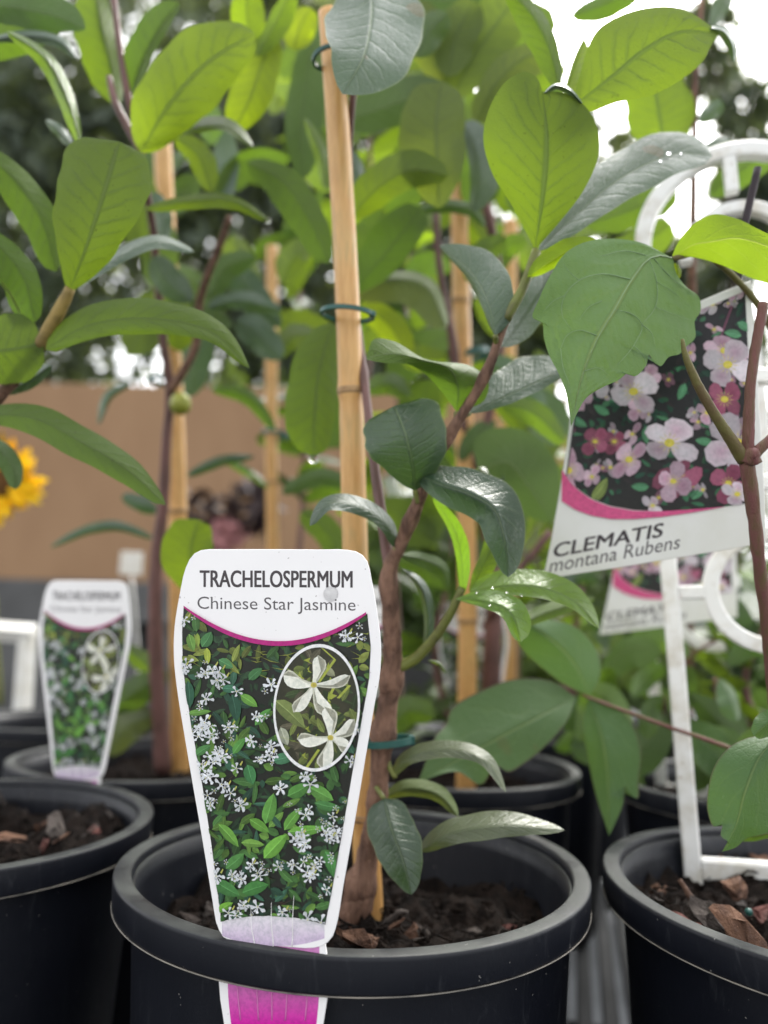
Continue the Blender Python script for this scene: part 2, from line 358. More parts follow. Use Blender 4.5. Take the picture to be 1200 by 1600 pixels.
tree('broadleaf_tree', (-3.6, 7.2, 0), 8.2, [(-3.6, 7.2, 4.6, 2.2, 1.3, 2.6), (-3.2, 7.2, 6.8, 1.9, 1.2, 1.9)] + ell(g, -3.6, 7.2, 5.4, (1.1, .5, 1.5), 12, 1.15), 10500, .125, M_DARKTREE, 'dark dense tree filling the upper left behind the brown wall', 11)
tree('broadleaf_tree', (-1.0, 8.4, 0), 9.0, [(-1.0, 8.4, 5.2, 1.7, 1.2, 2.8), (-.9, 8.4, 7.6, 1.5, 1.1, 1.8)] + ell(g, -1.0, 8.4, 5.6, (.9, .5, 1.7), 12, 1.1), 11000, .125, M_DARKTREE, 'dark tree rising beyond the brown wall behind the tallest bamboo stake', 12)
tree('broadleaf_tree', (1.0, 9.0, 0), 7.0, ell(g, 1.0, 9.0, 4.2, (.6, .5, 1.5), 13, .85), 8000, .12, M_PALETREE, 'thin pale tree in the middle distance behind the cane tops', 13)
tree('conifer_tree', (4.3, 9.0, 0), 8.6, ell(g, 4.35, 9.0, 6.0, (.38, .4, 1.25), 14, .46), 5200, .11, M_DARKTREE, 'sparse dark tree against the white sky at upper right', 14)
tree('conifer_tree', (2.9, 9.6, 0), 8.2, ell(g, 2.95, 9.6, 6.2, (.5, .4, 1.2), 12, .34), 1500, .10, M_PALETREE, 'very sparse pale tree in the white sky above the trellis arch', 15)
for i, (x, y, h, n_, mt_, lab_) in enumerate(((.45, 2.6, 1.55, 5200, M_HEDGE, 'green shrub beyond the bench behind the front branch'), (1.05, 3.0, 1.75, 6000, M_PALETREE, 'pale green shrub beyond the bench behind the clematis label'), (1.75, 2.9, 1.35, 5200, M_HEDGE, 'low green shrub beyond the bench at the right edge'))):
    tree('garden_shrub', (x, y, 0), h, ell(g, x, y, h * .62, (.18, .15, .28), 9, .30), n_, .045, mt_, lab_, 60 + i, .03, 'shrub')
hd = empty('clipped_hedge', (-1.4, 4.0, 0), 'green sunlit hedge showing just above the brown wall', 'hedge')
V, F = leafcloud(9000, [(-3.6 + .36 * i, 4.1 + .1 * g.normal(), 1.5 + .14 * g.normal(), .35, .28, .72 + .1 * g.normal()) for i in range(13)], .045, 21); child('foliage', V, F, hd, [M_HEDGE], smooth=False)
for i in range(4):
    V, F, uv = tube([(-3.2 + i * 1.2, 4.1, 0), (-3.15 + i * 1.2, 4.1, 1.2), (-3.2 + i * 1.2, 4.1, 1.8)], [.03, .025, .01], 7); child('stem', V, F, hd, [M_TRUNK])

# bench of slats
BZ = CAMZ - .101 - .19
bench = empty('slatted_bench', (0, .9, 0), 'low grey slatted bench that carries all the plant pots', 'bench')
YAW = R(-14); ca, sa = math.cos(YAW), math.sin(YAW)
def bl(x, y): return np.array((x * ca - y * sa, .85 + x * sa + y * ca))
for i in range(64):
    c = bl(-.63 + i * .020, 0); child('slat', *bevbox((c[0], c[1], BZ - .008), (.012, 1.7, .015), .002, YAW), bench, [M_BENCH], smooth=False)
for yy in (-.75, -.45, -.15, .2, .6):
    c = bl(0, yy); child('cross_rail', *bevbox((c[0], c[1], BZ - .026), (1.28, .03, .02), .003, YAW), bench, [M_BENCH], smooth=False)
for sx in (-.6, .6):
    for sy in (-.8, .8):
        c = bl(sx, sy); child('leg', *bevbox((c[0], c[1], (BZ - .036) / 2), (.04, .04, BZ - .036), .004, YAW), bench, [M_BENCH], smooth=False)

# ---------------------------------------------------------------- pots, soil, chips
POT_PROF_BODY = [(.0, -.186), (.078, -.186), (.080, -.190), (.082, -.186), (.0925, -.0105), (.0928, -.0035), (.0918, -.0035), (.0905, -.012), (.0795, -.180), (.0, -.180)]
RIM = [(.0925, -.0034), (.0929, -.0012), (.0933, -.0004), (.0938, -.0001), (.0945, 0.0), (.0968, .0001), (.0992, 0.0), (.0998, -.0001), (.1002, -.0004), (.1004, -.0009), (.1005, -.0016), (.1003, -.0060), (.1001, -.0108), (.0999, -.0115), (.0994, -.0119), (.0986, -.0119), (.0981, -.0112), (.0981, -.0045), (.0928, -.0042)]
FLASH = [(.0999, -.0116), (.1004, -.0119), (.0999, -.0122)]
POTS = {}
def wob(V, c, amt, seed):
    g = np.random.default_rng(seed); ph = g.uniform(0, 6.3, 4); out = []
    for v in V:
        q = math.atan2(v[1] - c[1], v[0] - c[0])
        k = 1 + amt * (math.sin(2*q + ph[0]) + .6 * math.sin(3*q + ph[1]) + .25 * math.sin(7*q + ph[2]))
        out.append((c[0] + (v[0] - c[0]) * k, c[1] + (v[1] - c[1]) * k, v[2] + .0006 * math.sin(2*q + ph[3]) ))
    return out
pot_proto = None
def make_pot(x, y, label):
    global pot_proto
    c = np.array((x, y, CAMZ - .101))
    if pot_proto is None:
        t = empty('plant_pot', c - (0, 0, .19), label, 'plant pot', 'round black nursery pots on the bench')
        for nm, pf, m in (('body', POT_PROF_BODY, M_POT), ('rim', RIM, M_POT), ('mould_line', FLASH, M_FLASH)):
            V, F = lathe(pf, c, 128, nm != 'body'); child(nm, wob(V, c, .0016, 2), F, t, [m])
        pot_proto = t
    else:
        t = copy_tree(pot_proto); t.location = tuple(c - (0, 0, .19)); t.rotation_euler.z = rng.uniform(0, 6.28); t['label'] = label
    return t
def soil_z(x, y, c, lvl, g):
    return CAMZ - .101 - lvl + .003 * math.sin(x * 90 + g) + .003 * math.cos(y * 110 + g * 2) + .0025 * math.sin(x * 260 + y * 190) 
def make_soil(x, y, lvl, label, seed):
    g = np.random.default_rng(seed); V = [(0, 0, 0)]; F = []; nr, ns = 22, 64
    rr = .0915 - lvl * .065
    for i in range(1, nr + 1):
        for k in range(ns):
            q = 2 * math.pi * (k + .5 * (i % 2)) / ns; r = rr * i / nr
            px, py = r * math.cos(q), r * math.sin(q); V.append((px, py, soil_z(px, py, None, lvl, seed) - (CAMZ - .101 - lvl) + .0016 * g.normal()))
    for k in range(ns): F.append((0, 1 + k, 1 + (k + 1) % ns))
    for i in range(nr - 1):
        for k in range(ns):
            a = 1 + i * ns + k; b = 1 + i * ns + (k + 1) % ns; F.append((a, a + ns, b + ns, b))
    # crumbs, too many and too small to count
    V = [np.array(v) for v in V]
    for _ in range(420):
        q = g.uniform(0, 6.28); r = rr * math.sqrt(g.uniform(0, .96)); px, py = r * math.cos(q), r * math.sin(q)
        cv, cf = chip_geo(g, g.uniform(.0015, .0045)); o = len(V)
        z = soil_z(px, py, None, lvl, seed) - (CAMZ - .101 - lvl)
        V += [np.array(v) + (px, py, z + .0008) for v in cv]; F += [tuple(i + o for i in f) for f in cf]
    for _ in range(70):                      # fine fibres
        q = g.uniform(0, 6.28); r = rr * math.sqrt(g.uniform(0, .85)); a = g.uniform(0, 6.28); L = g.uniform(.006, .018); p = np.array((r * math.cos(q), r * math.sin(q), 0)); d = np.array((math.cos(a), math.sin(a), 0)) * L
        P = [p + d * u + (g.normal() * .001, g.normal() * .001, soil_z(*(p + d * u)[:2], None, lvl, seed) - (CAMZ - .101 - lvl) + .0022 + .002 * g.uniform()) for u in (-.5, 0, .5)]
        v_, f_, _u = tube(P, g.uniform(.0003, .0007), 5, 6); o = len(V); V += [np.array(v) for v in v_]; F += [tuple(i + o for i in f) for f in f_]
    t = obj('potting_mix', mesh('potting_mix', V, F, [M_SOIL], smooth=False), None, (x, y, CAMZ - .101 - lvl)); tag(t, label, 'soil', kind='stuff')
    return t
def chip_geo(g, s, el=1.7, fl=.5):
    bm = bmesh.new()
    for _ in range(13):
        q = g.normal(size=3); q /= np.linalg.norm(q); q *= g.uniform(.75, 1)
        bm.verts.new(Vector(q * np.array((s * el * .5, s * .5, s * fl * .5))))
    r = bmesh.ops.convex_hull(bm, input=bm.verts[:])
    bmesh.ops.delete(bm, geom=[e for e in r['geom_interior'] if isinstance(e, bmesh.types.BMVert)], context='VERTS')
    M = Matrix.Rotation(g.uniform(0, 6.28), 3, 'Z') @ Matrix.Rotation(g.normal() * .5, 3, 'X') @ Matrix.Rotation(g.normal() * .5, 3, 'Y')
    bm.verts.index_update(); bm.verts.ensure_lookup_table()
    V = [tuple(M @ v.co) for v in bm.verts]; F = [tuple(v.index for v in f.verts) for f in bm.faces]; bm.free(); return V, F
def bark(p, s, m, label, group=None, el=1.7, fl=.5, seed=0, name='bark_chip', cat='bark chip'):
    g = np.random.default_rng(seed); V, F = chip_geo(g, s, el, fl)
    # split the big chips' faces once so that they look splintered
    if s > .0045:
        bm = bmesh.new(); vs = [bm.verts.new(v) for v in V]
        for f in F: bm.faces.new([vs[i] for i in f])
        bmesh.ops.subdivide_edges(bm, edges=bm.edges[:], cuts=1, use_grid_fill=True)
        for v in bm.verts: v.co += Vector(g.normal(size=3)) * s * .055
        bm.verts.index_update(); V = [tuple(v.co) for v in bm.verts]; F = [tuple(v.index for v in f.verts) for f in bm.faces]; bm.free()
    o = obj(name, mesh(name, V, F, [m], smooth=False), None, p); return tag(o, label, cat, group)

PF, PC, PL = (-.009, .3565), (.1985, .336), (-.217, .408)
PB, PK = (.051, .605), (-.172, .605)
make_pot(*PF, 'black pot holding the sharp front jasmine label')
make_pot(*PC, 'black pot at right edge with the white trellis standing in it')
make_pot(*PL, 'black pot at left edge nearly full of brown bark mix')
make_pot(*PB, 'blurred black pot just behind the front pot under the broad green leaflets')
make_pot(*PK, 'blurred black pot at left with the smaller jasmine label in it')
make_pot(.27, .56, 'dark blurred pot behind the trellis carrying the second clematis label')
make_pot(-.10, .86, 'dark pot behind the front label with a thin distant cane')
make_pot(.14, .83, 'dark pot deep in the row behind the two middle canes')
make_pot(.38, .80, 'dark pot at the far right back of the bench')
make_pot(.24, 1.05, 'rearmost dark pot on the bench behind the clematis')
make_pot(.47, .62, 'dark pot at the right edge behind the trellis crossbar')
make_pot(-.33, .82, 'dark pot at the far left behind the white rack')
make_soil(*PF, .030, 'dark potting mix sunk low inside the front pot', 1)
make_soil(*PC, .020, 'dark bark potting mix under the white trellis', 2)
make_soil(*PL, .014, 'brown bark potting mix in the left pot', 3)
make_soil(*PB, .022, 'potting mix in the blurred pot under the broad leaflets', 4)
make_soil(*PK, .022, 'potting mix in the pot with the smaller jasmine label', 5)
make_soil(.27, .56, .022, 'potting mix in the pot behind the trellis', 6)
k = 0
for (c, lvl, seed, cnt, lab, grp, mm) in ((PF, .030, 1, 34, ' of the front pot', 'bark chips in the front pot', (0, 1, 1, 3)),
                                 (PC, .020, 2, 46, ' of the clematis pot', 'bark chips in the clematis pot', (0, 1, 1, 1, 2, 3)),
                                 (PL, .014, 3, 44, ' of the left pot', 'bark chips in the left pot', (0, 0, 2, 3, 1))):
    g = np.random.default_rng(seed * 31)
    for _ in range(cnt):
        q = g.uniform(0, 6.28); r = .083 * math.sqrt(g.uniform(0, 1)); px, py = r * math.cos(q), r * math.sin(q)
        s = g.uniform(.004, .0105); z = soil_z(px, py, None, lvl, seed)
        mi = mm[int(g.integers(len(mm)))]; sec = ('right', 'back', 'left', 'front')[int(((q + math.pi / 4) % (2 * math.pi)) / (math.pi / 2))]
        bark((c[0] + px, c[1] + py, z + s * .16), s, M_CHIP[mi], ('large ' if s > .0085 else 'mid sized ' if s > .006 else 'small ') + ('brown', 'blackish', 'reddish', 'greyish')[mi] + ' bark chip ' + ('near the middle' if r < .03 else 'by the ' + sec + ' rim' if r > .06 else 'on the ' + sec + ' side') + lab, grp, g.uniform(1.3, 3.4), g.uniform(.25, .5), k); k += 1
def on_soil(x, y, z): return ray_plane(x, y, (0, 0, z), np.array((0, 0, 1.0)))
zF, zC = CAMZ - .131, CAMZ - .121
bark(on_soil(560, 1466, zF + .010), .014, M_CHIP[0], 'pale brown angular bark chip beside the stem foot and the front label', None, 1.5, .6, 901)
bark(on_soil(795, 1450, zF + .006), .007, M_CHIP[2], 'reddish pink bark chip near the right inner side of the front pot', None, 1.7, .6, 902)
bark(on_soil(1120, 1445, zC + .010), .017, M_CHIP[3], 'large grey brown bark piece lying before the trellis foot', None, 1.8, .5, 903)
bark(on_soil(1165, 1482, zC + .010), .021, M_CHIP[0], 'largest rough splintered bark piece at the front of the clematis pot', None, 1.7, .55, 904)
bark(on_soil(1150, 1388, zC + .011), .013, M_CHIP[0], 'upright brown bark piece leaning on the trellis foot bar', None, 1.0, .9, 905)
bark(on_soil(1085, 1450, zC + .006), .013, M_CHIP[2], 'reddish bark sliver beside the large grey piece', None, 2.4, .4, 906)
bark(on_soil(1027, 1392, zC + .006), .009, M_CHIP[0], 'pale brown bark chip standing at the left of the clematis pot', None, .8, 1.2, 907)
V, F, uv = tube([at(1062, 1375, .33), at(1075, 1395, .325), at(1096, 1428, .315)], [.0009, .0014, .001], 7, 8, .1); o = obj('twig', mesh('twig', V, F, [M_CHIP[0]])); tag(o, 'thin brown twig leaning on the mix left of the trellis foot', 'twig')
V, F, uv = tube([at(596, 1446, .335), at(612, 1436, .332), at(628, 1424, .33), at(638, 1426, .33)], [.0011, .0016, .0012, .0008], 7, 10, .2); o = obj('twig', mesh('twig', V, F, [M_CHIP[3]])); tag(o, 'small pale root twig beside the front cane foot', 'twig')
for (x, y) in ((1047, 1433), (1170, 1425)):
    bm = bmesh.new(); bmesh.ops.create_icosphere(bm, subdivisions=2, radius=.0016); V = [tuple(v.co) for v in bm.verts]; F = [tuple(v.index for v in f.verts) for f in bm.faces]; bm.free()
    o = obj('fertiliser_bead', mesh('fertiliser_bead', V, F, [M_TIE]), None, on_soil(x, y, zC + .006)); tag(o, 'green fertiliser bead on the mix in the clematis pot', 'fertiliser bead', 'green fertiliser beads in the clematis pot')

# ---------------------------------------------------------------- canes and ties
def stake(p0, p1, r, label, nodes=(.35, .7), seed=0, group='bamboo canes in the pots'):
    p0, p1 = np.asarray(p0, float), np.asarray(p1, float)
    t = empty('bamboo_stake', p0, label, 'bamboo stake', group)
    n = 160; ts = np.linspace(0, 1, n); L = np.linalg.norm(p1 - p0); P = p0 + (p1 - p0) * ts[:, None]
    sd = (p1 - p0) / L; px = np.cross(sd, (0, 1, 0)); P = P + px * (.0022 * np.sin(ts * 5 + seed))[:, None]
    rad = r * (1.04 - .14 * ts)
    for k in nodes: rad = rad * (1 + .10 * np.exp(-((ts - k) * L / .0035) ** 2) - .05 * np.exp(-((ts - k + .006 / L) * L / .004) ** 2))
    V, F, uv = tube(P, rad, 20); child('cane', V, F, t, [M_STAKE])
    for k in nodes:
        c = p0 + (p1 - p0) * k + px * .0022 * math.sin(k * 5 + seed); rr = r * (1.04 - .14 * k) * 1.05
        V, F, uv = tube([c - sd * .0022, c - sd * .0012, c - sd * .0002, c + sd * .0006, c + sd * .0016], [rr * .99, rr * 1.07, rr * 1.02, rr * 1.08, rr * .99], 20); child('node', V, F, t, [M_NODE])
    return t
# front cane passes (593,1440) and (517,20)
stake(at(586, 1452, .353), at(513, 20, .372), .0061, 'straight tan bamboo cane tied to the front jasmine, sharpest of all canes', (.575, .12), 1)
stake(at(286, 1215, .63), at(256, 215, .60), .0076, 'blurred tan cane beside the small round green fruit', (.43,), 2)
stake(at(728, 1255, .60), at(722, 262, .57), .0073, 'blurred cane right of the front stem with its top among the leaves', (.8, .3), 3)
stake(at(790, 1180, .80), at(800, 345, .78), .0080, 'short cane top showing between two leaves behind the front branch', (.5,), 4)
stake(at(432, 1190, .85), at(424, 385, .83), .0070, 'thin distant cane behind the front label and left of the front cane', (.55,), 5)
stake(at(772, 1150, .86), at(768, 600, .86), .0075, 'distant cane hidden mostly behind the middle cane', (.6,), 6)

def ring_tie(c, rx, ry, h, label, tilt=(0, 0), rz=0.):
    c = np.asarray(c, float); t = empty('plant_tie', c, label, 'plant tie', 'green plastic plant ties')
    n = 40; M = np.array(Matrix.Rotation(rz, 3, 'Z') @ Matrix.Rotation(tilt[0], 3, 'X') @ Matrix.Rotation(tilt[1], 3, 'Y')); V = []; F = []
    for k in range(n):
        q = 2 * math.pi * k / n; d = np.array((math.cos(q), math.sin(q), 0)); p = np.array((rx * d[0], ry * d[1], 0))
        for (dr, dz) in ((.0007, -h), (.0007, h), (-.0007, h), (-.0007, -h)): V.append(c + M @ (p + d * dr + np.array((0, 0, dz))))
    for k in range(n):
        for j in range(4): F.append((k*4 + j, ((k+1) % n)*4 + j, ((k+1) % n)*4 + (j+1) % 4, k*4 + (j+1) % 4))
    child('loop', V, F, t, [M_TIE], smooth=False)
    p = c + M @ np.array((rx * .95, -ry * .3, 0)); child('clasp', *bevbox(p, (.003, .0022, h * 2.8), .0004, rz), t, [M_TIE], smooth=False)
    return t
ring_tie(at(543, 491, .358), .0122, .0098, .0010, 'dark green tie ring around the front cane at mid height', (R(3), R(3)))
ring_tie(at(517, 90, .366), .0085, .0075, .0009, 'dark green tie ring near the top of the front cane', (0, R(-14)))
ring_tie(at(604, 1158, .3425), .0115, .0112, .0014, 'green tie around the front stem low beside the label', (R(0), R(-6)))
ring_tie(at(733, 558, .585), .0150, .0130, .0022, 'blurred teal tie on the cane right of the front stem', (R(0), R(-18)))
ring_tie(at(258, 596, .61), .0130, .0115, .0016, 'blurred green tie above the round green fruit', (0, R(4)))
ring_tie(at(432, 678, .84), .0150, .0130, .0020, 'small blurred green tie on the thin distant cane', (0, R(8)))

# ---------------------------------------------------------------- leaves
TINT = {'dk': (.034, .070, .038, .22), 'md': (.056, .104, .026, .42), 'lt': (.076, .122, .024, .48), 'yg': (.095, .155, .022, .46),
        'ye': (.125, .185, .016, .52), 'gr': (.050, .092, .056, .14), 'ol': (.078, .098, .048, .22), 'un': (.060, .098, .026, .36), 'pa': (.085, .120, .046, .46), 'cl': (.072, .140, .045, .20), 'cg': (.104, .182, .098, .18), 'br': (.14, .26, .035, .36), 'cb': (.095, .15, .026, .48)}
def leaf_geo(mid, wl, wr, a, b, dl, dr, D, n=26, ns=6, cup=0., wav=.0, seed=0, face='top', trace=None, pucker=None):
    if pucker: ns = 26; pk_ = np.concatenate([cr(np.array(q, float), 40) for q in pucker])
    g = np.random.default_rng(seed)
    ts = np.linspace(0, 1, n)
    if trace is None:
        P = np.array([(p + (D,) if len(p) == 2 else p) for p in mid], float); M = cr(P, n)
        T = np.gradient(M[:, :2], axis=0); T /= np.linalg.norm(T, axis=1)[:, None] + 1e-9
        N = np.stack([T[:, 1], -T[:, 0]], 1)
        m = a / (a + b); f = (np.clip(ts, 1e-4, 1) ** a) * (np.clip(1 - ts, 0, 1) ** b) / (m ** a * (1 - m) ** b); f[0] = max(f[0], .03)
        ph = g.uniform(0, 6.3, 4)
        fl = f * (1 + wav * np.sin(ts * 13 + ph[0]) + wav * .6 * np.sin(ts * 29 + ph[1])); fr_ = f * (1 + wav * np.sin(ts * 12 + ph[2]) + wav * .6 * np.sin(ts * 27 + ph[3]))
        L = np.concatenate([M[:, :2] + N * (wl * fl)[:, None], (M[:, 2] + dl * f)[:, None]], 1)
        Rr = np.concatenate([M[:, :2] - N * (wr * fr_)[:, None], (M[:, 2] + dr * f)[:, None]], 1)
    else:
        L, M, Rr = [cr(np.array([(p + (D,) if len(p) == 2 else p) for p in q], float), n) for q in trace]
        f = np.sin(np.pi * np.clip(ts, .02, .98))
        if dl: L[:, 2] += dl * f
        if dr: Rr[:, 2] += dr * f
    V, UV = [], []
    ph = g.uniform(0, 6.3, 2)
    for i in range(n):
        for j in range(-ns, ns + 1):
            s = abs(j) / ns; E = L[i] if j < 0 else Rr[i]; p = M[i] + (E - M[i]) * s
            d = p[2] + cup * f[i] * (s * s - s) * 2 + (.0012 * s * s * math.sin(ts[i] * 11 + ph[0 if j < 0 else 1]) * f[i] if wav else 0)
            if pucker:
                dd = math.sqrt(((pk_ - p[:2]) ** 2).sum(1).min()); d -= .0013 * (1 - math.exp(-(dd / 15) ** 2)) * min(1, (1 - s) * 6) + .0003 * math.sin(p[0] * .5 + p[1] * .3) * math.sin(p[1] * .45)
            V.append(at(p[0], p[1], d)); UV.append((ts[i], .5 + .5 * j / ns))
    w = 2 * ns + 1; F = []
    for i in range(n - 1):
        for j in range(w - 1):
            q = (i*w + j, i*w + j + 1, (i+1)*w + j + 1, (i+1)*w + j); F.append(q if face == 'top' else q[::-1])
    return V, F, UV
LSEED = [100]
def leaf(plant, mid, wl, wr, a=.7, b=.7, face='top', tint='md', D=.33, dl=.004, dr=.004, cup=.0, wav=.035, petiole=None, mat=None, trace=None, n=26, name='leaf', label=None, thick=.0011, pucker=None):
    LSEED[0] += 1
    V, F, UV = leaf_geo(mid, wl, wr, a, b, dl, dr, D, n=n, cup=cup, wav=wav, seed=LSEED[0], face=face, trace=trace, pucker=pucker)
    o = child(name, V, F, plant, [mat or M_LEAF], uv=UV)
    c = TINT[tint]; k = rng.uniform(.88, 1.12); o.color = (c[0] * k * rng.uniform(.93, 1.07), c[1] * k, c[2] * k, c[3])
    if petiole:
        P = [at(*(p if len(p) == 3 else p + (D,))) for p in petiole]; v, f, uv = tube(P, thick, 8, 7); ch = child('petiole', v, f, o, [M_GSTEM])
    if label: o['label'] = label
    return o
def stem(plant, pts, rad, mat, name='stem', D=.33, n=28, bump=.03, seg=12, nodes=()):
    P = [at(*(p if len(p) == 3 else p + (D,))) for p in pts]
    rr = np.interp(np.linspace(0, 1, n), np.linspace(0, 1, len(P)), rad)
    for k in nodes: rr = rr * (1 + .28 * np.exp(-((np.linspace(0, 1, n) - k) / .016) ** 2))
    C = cr(P, n); V, F, uv = tube(C, rr, seg, None, bump, LSEED[0]); return child(name, V, F, plant, [mat])

# --- front jasmine
J = empty('jasmine_plant', (PF[0], PF[1], CAMZ - .131), 'jasmine in the front pot, brown stem leaning right with dark glossy leaves', 'plant', 'star jasmine plants in pots')
stem(J, [(555, 1452, .343), (560, 1400, .342), (572, 1350, .341), (580, 1300, .3405), (589, 1250, .340), (597, 1160, .339), (605, 1105, .338), (613, 1048, .336), (611, 960, .333), (609, 890, .330), (628, 845, .327), (652, 788, .322), (683, 712, .318), (722, 648, .314), (748, 606, .313), (767, 566, .312), (788, 505, .312), (816, 452, .313), (836, 396, .315)],
     [.0074, .0064, .0048, .0037, .0041, .0049, .0046, .0044, .0040, .0036, .0030, .0027, .0025, .0023, .0021, .0020, .0019, .0018, .0016], M_BARK, 'stem', n=110, bump=.045, nodes=(.07, .20, .29, .37, .5, .60, .72, .82))
stem(J, [(549, 1455, .342), (550, 1432, .341), (563, 1404, .340), (574, 1372, .341)], [.0060, .0066, .0056, .003], M_BARK, 'graft_knob', n=16, bump=.06)
stem(J, [(790, 500, .3118), (816, 452, .3125), (838, 392, .3145)], [.0021, .0020, .0019], M_GSTEM, 'green_shoot', n=14)
stem(J, [(609, 895, .331), (600, 830, .336), (588, 750, .342), (578, 668, .350), (570, 600, .360), (556, 480, .376), (545, 340, .384), (546, 225, .378), (553, 130, .368), (560, 40, .355), (575, -40, .345)], [.0026, .0024, .0022, .0020, .0019, .0019, .0019, .0018, .0017, .0016, .0015], M_PURP, 'stem', n=60, nodes=(.35, .7))
stem(J, [(618, 1043, .336), (642, 1034, .334), (668, 1010, .331), (692, 978, .327), (712, 942, .323), (722, 918, .322)], [.0028, .0024, .0022, .0020, .0019, .0016], M_GSTEM, 'branch', n=24)
stem(J, [(598, 1175, .340), (612, 1205, .336), (618, 1215, .334)], [.002, .0012, .001], M_GSTEM, 'branch', n=8)
leaf(J, None, 0, 0, face='under', tint='lt', trace=[[(836, 390, .315), (802, 325, .312), (768, 268, .309), (755, 215, .306), (766, 166, .305), (792, 126, .304), (820, 112, .304), (838, 120, .303), (848, 144, .301)],
     [(836, 390, .315), (848, 310, .306), (854, 225, .302), (848, 144, .301)], [(836, 390, .315), (876, 345, .311), (915, 292, .307), (936, 236, .304), (930, 190, .302), (908, 160, .300), (880, 145, .300), (848, 143, .301)]], n=44, dl=.003, dr=.002, cup=.004, petiole=[(836, 402, .315), (836, 388, .315)])
leaf(J, [(850, 146, .3005), (868, 134, .299), (888, 140, .298), (910, 162, .2995)], 4, 7, .5, .5, 'top', 'gr')
leaf(J, None, 0, 0, face='under', tint='lt', trace=[[(892, 168, .330), (904, 122, .328), (934, 46, .326), (965, 26, .324), (1010, 12, .322), (1060, 12, .320), (1096, 30, .320), (1124, 52, .322)],
     [(892, 168, .330), (955, 122, .322), (1008, 78, .318), (1062, 50, .317), (1124, 52, .322)], [(892, 168, .330), (915, 175, .328), (965, 160, .322), (1020, 148, .318), (1068, 122, .316), (1098, 96, .317), (1112, 70, .319), (1124, 53, .322)]], n=44, dl=.002, dr=-.002, cup=.004)
leaf(J, [(1108, 44, .3205), (1130, 50, .321), (1143, 70, .323), (1147, 98, .326)], 8, 9, .5, .7, 'top', 'gr')
leaf(J, [(842, 392, .316), (895, 340, .322), (980, 272, .333), (1060, 240, .343), (1113, 244, .348)], 40, 36, .75, .5, 'top', 'gr', cup=.003, dl=.011, dr=-.010, n=30)
leaf(J, [(874, 142, .332), (864, 95, .330), (836, 30, .330), (790, -22, .335)], 30, 16, .7, .6, 'under', 'md', dl=.012, dr=.004)
leaf(J, [(880, 165, .336), (892, 120, .338), (912, 60, .342)], 5, 22, .8, .7, 'under', 'ye', dl=.004, dr=.010)
leaf(J, [(774, 524, .308), (764, 478, .312), (738, 428, .326), (686, 384, .346)], 12, 48, .7, .85, 'top', 'gr', dl=.004, dr=.002, cup=.002, petiole=[(776, 545, .313), (774, 524, .308)])
leaf(J, None, 0, 0, face='under', tint='md', trace=[[(713, 643, .316), (690, 612, .312), (664, 584, .305), (640, 570, .300), (600, 567, .296), (573, 562, .297)],
     [(713, 643, .316), (715, 605, .309), (704, 578, .304), (662, 563, .302), (612, 553, .300), (573, 560, .2985)], [(713, 643, .316), (757, 625, .316), (763, 594, .315), (738, 573, .316), (665, 561, .311), (612, 532, .306), (584, 530, .303), (573, 556, .299)]], n=40, petiole=[(712, 668, .317), (713, 643, .316)])
leaf(J, [(733, 646, .318), (785, 622, .322), (838, 598, .328), (892, 572, .336)], 46, 14, .7, .6, 'top', 'gr', dl=.013, dr=-.002, petiole=[(724, 650, .315), (733, 646, .318)])
leaf(J, [(648, 766, .318), (645, 728, .308), (634, 680, .304), (616, 634, .312)], 66, 66, .72, .30, 'top', 'dk', cup=-.003, dl=.004, dr=.006, petiole=[(653, 786, .320), (648, 766, .318)], n=30)
leaf(J, [(650, 741, .318), (690, 757, .306), (734, 772, .300), (772, 796, .296), (788, 842, .293), (794, 902, .294)], 42, 34, .60, .62, 'top', 'dk', cup=-.002, dl=.014, dr=.004, n=34, petiole=[(662, 768, .320), (650, 741, .318)])
leaf(J, [(618, 856, .326), (602, 818, .321), (562, 792, .312), (512, 788, .304), (484, 822, .302)], 13, 15, .5, .55, 'top', 'dk', dl=-.003, dr=.008, petiole=[(612, 874, .329), (618, 856, .326)])
leaf(J, [(580, -34, .352), (580, 30, .332), (568, 88, .316), (535, 147, .309)], 84, 70, .5, .75, 'top', 'gr', dl=.010, dr=.004, cup=-.002, n=30)
leaf(J, [(613, 1214, .336), (632, 1188, .330), (700, 1170, .320), (757, 1186, .312), (791, 1238, .310)], 14, 14, .55, .7, 'top', 'ol', dl=.008, dr=-.003)
leaf(J, [(600, 1248, .330), (612, 1296, .316), (630, 1345, .308), (643, 1398, .304)], 38, 38, .42, .68, 'top', 'dk', dl=.003, dr=.004, cup=-.002, petiole=[(588, 1230, .336), (600, 1248, .330)], n=30)
leaf(J, [(600, 1246, .345), (642, 1232, .340), (688, 1244, .336), (716, 1276, .332)], 16, 12, .5, .6, 'under', 'ol', dl=.006)
leaf(J, [(655, 1330, .322), (702, 1304, .316), (780, 1290, .311), (882, 1297, .312)], 24, 20, .6, .75, 'top', 'ol', dl=.010, dr=-.003)
leaf(J, [(784, 542, .320), (812, 505, .330), (845, 455, .338), (872, 410, .348)], 24, 28, .6, .6, 'top', 'dk', dl=.006, dr=.006)
leaf(J, [(735, 924, .322), (790, 916, .314), (856, 921, .308), (905, 946, .307), (936, 982, .310)], 28, 16, .5, .7, 'top', 'br', dl=.010, dr=-.004, cup=-.002)
leaf(J, [(712, 936, .320), (758, 940, .307), (796, 956, .300), (814, 1003, .300)], 25, 14, .85, .42, 'top', 'br', dl=.008, dr=-.002, cup=-.002)
leaf(J, [(722, 932, .324), (722, 880, .322), (710, 828, .320), (676, 778, .325)], 9, 14, .6, .6, 'top', 'br', dl=.004, dr=-.004)
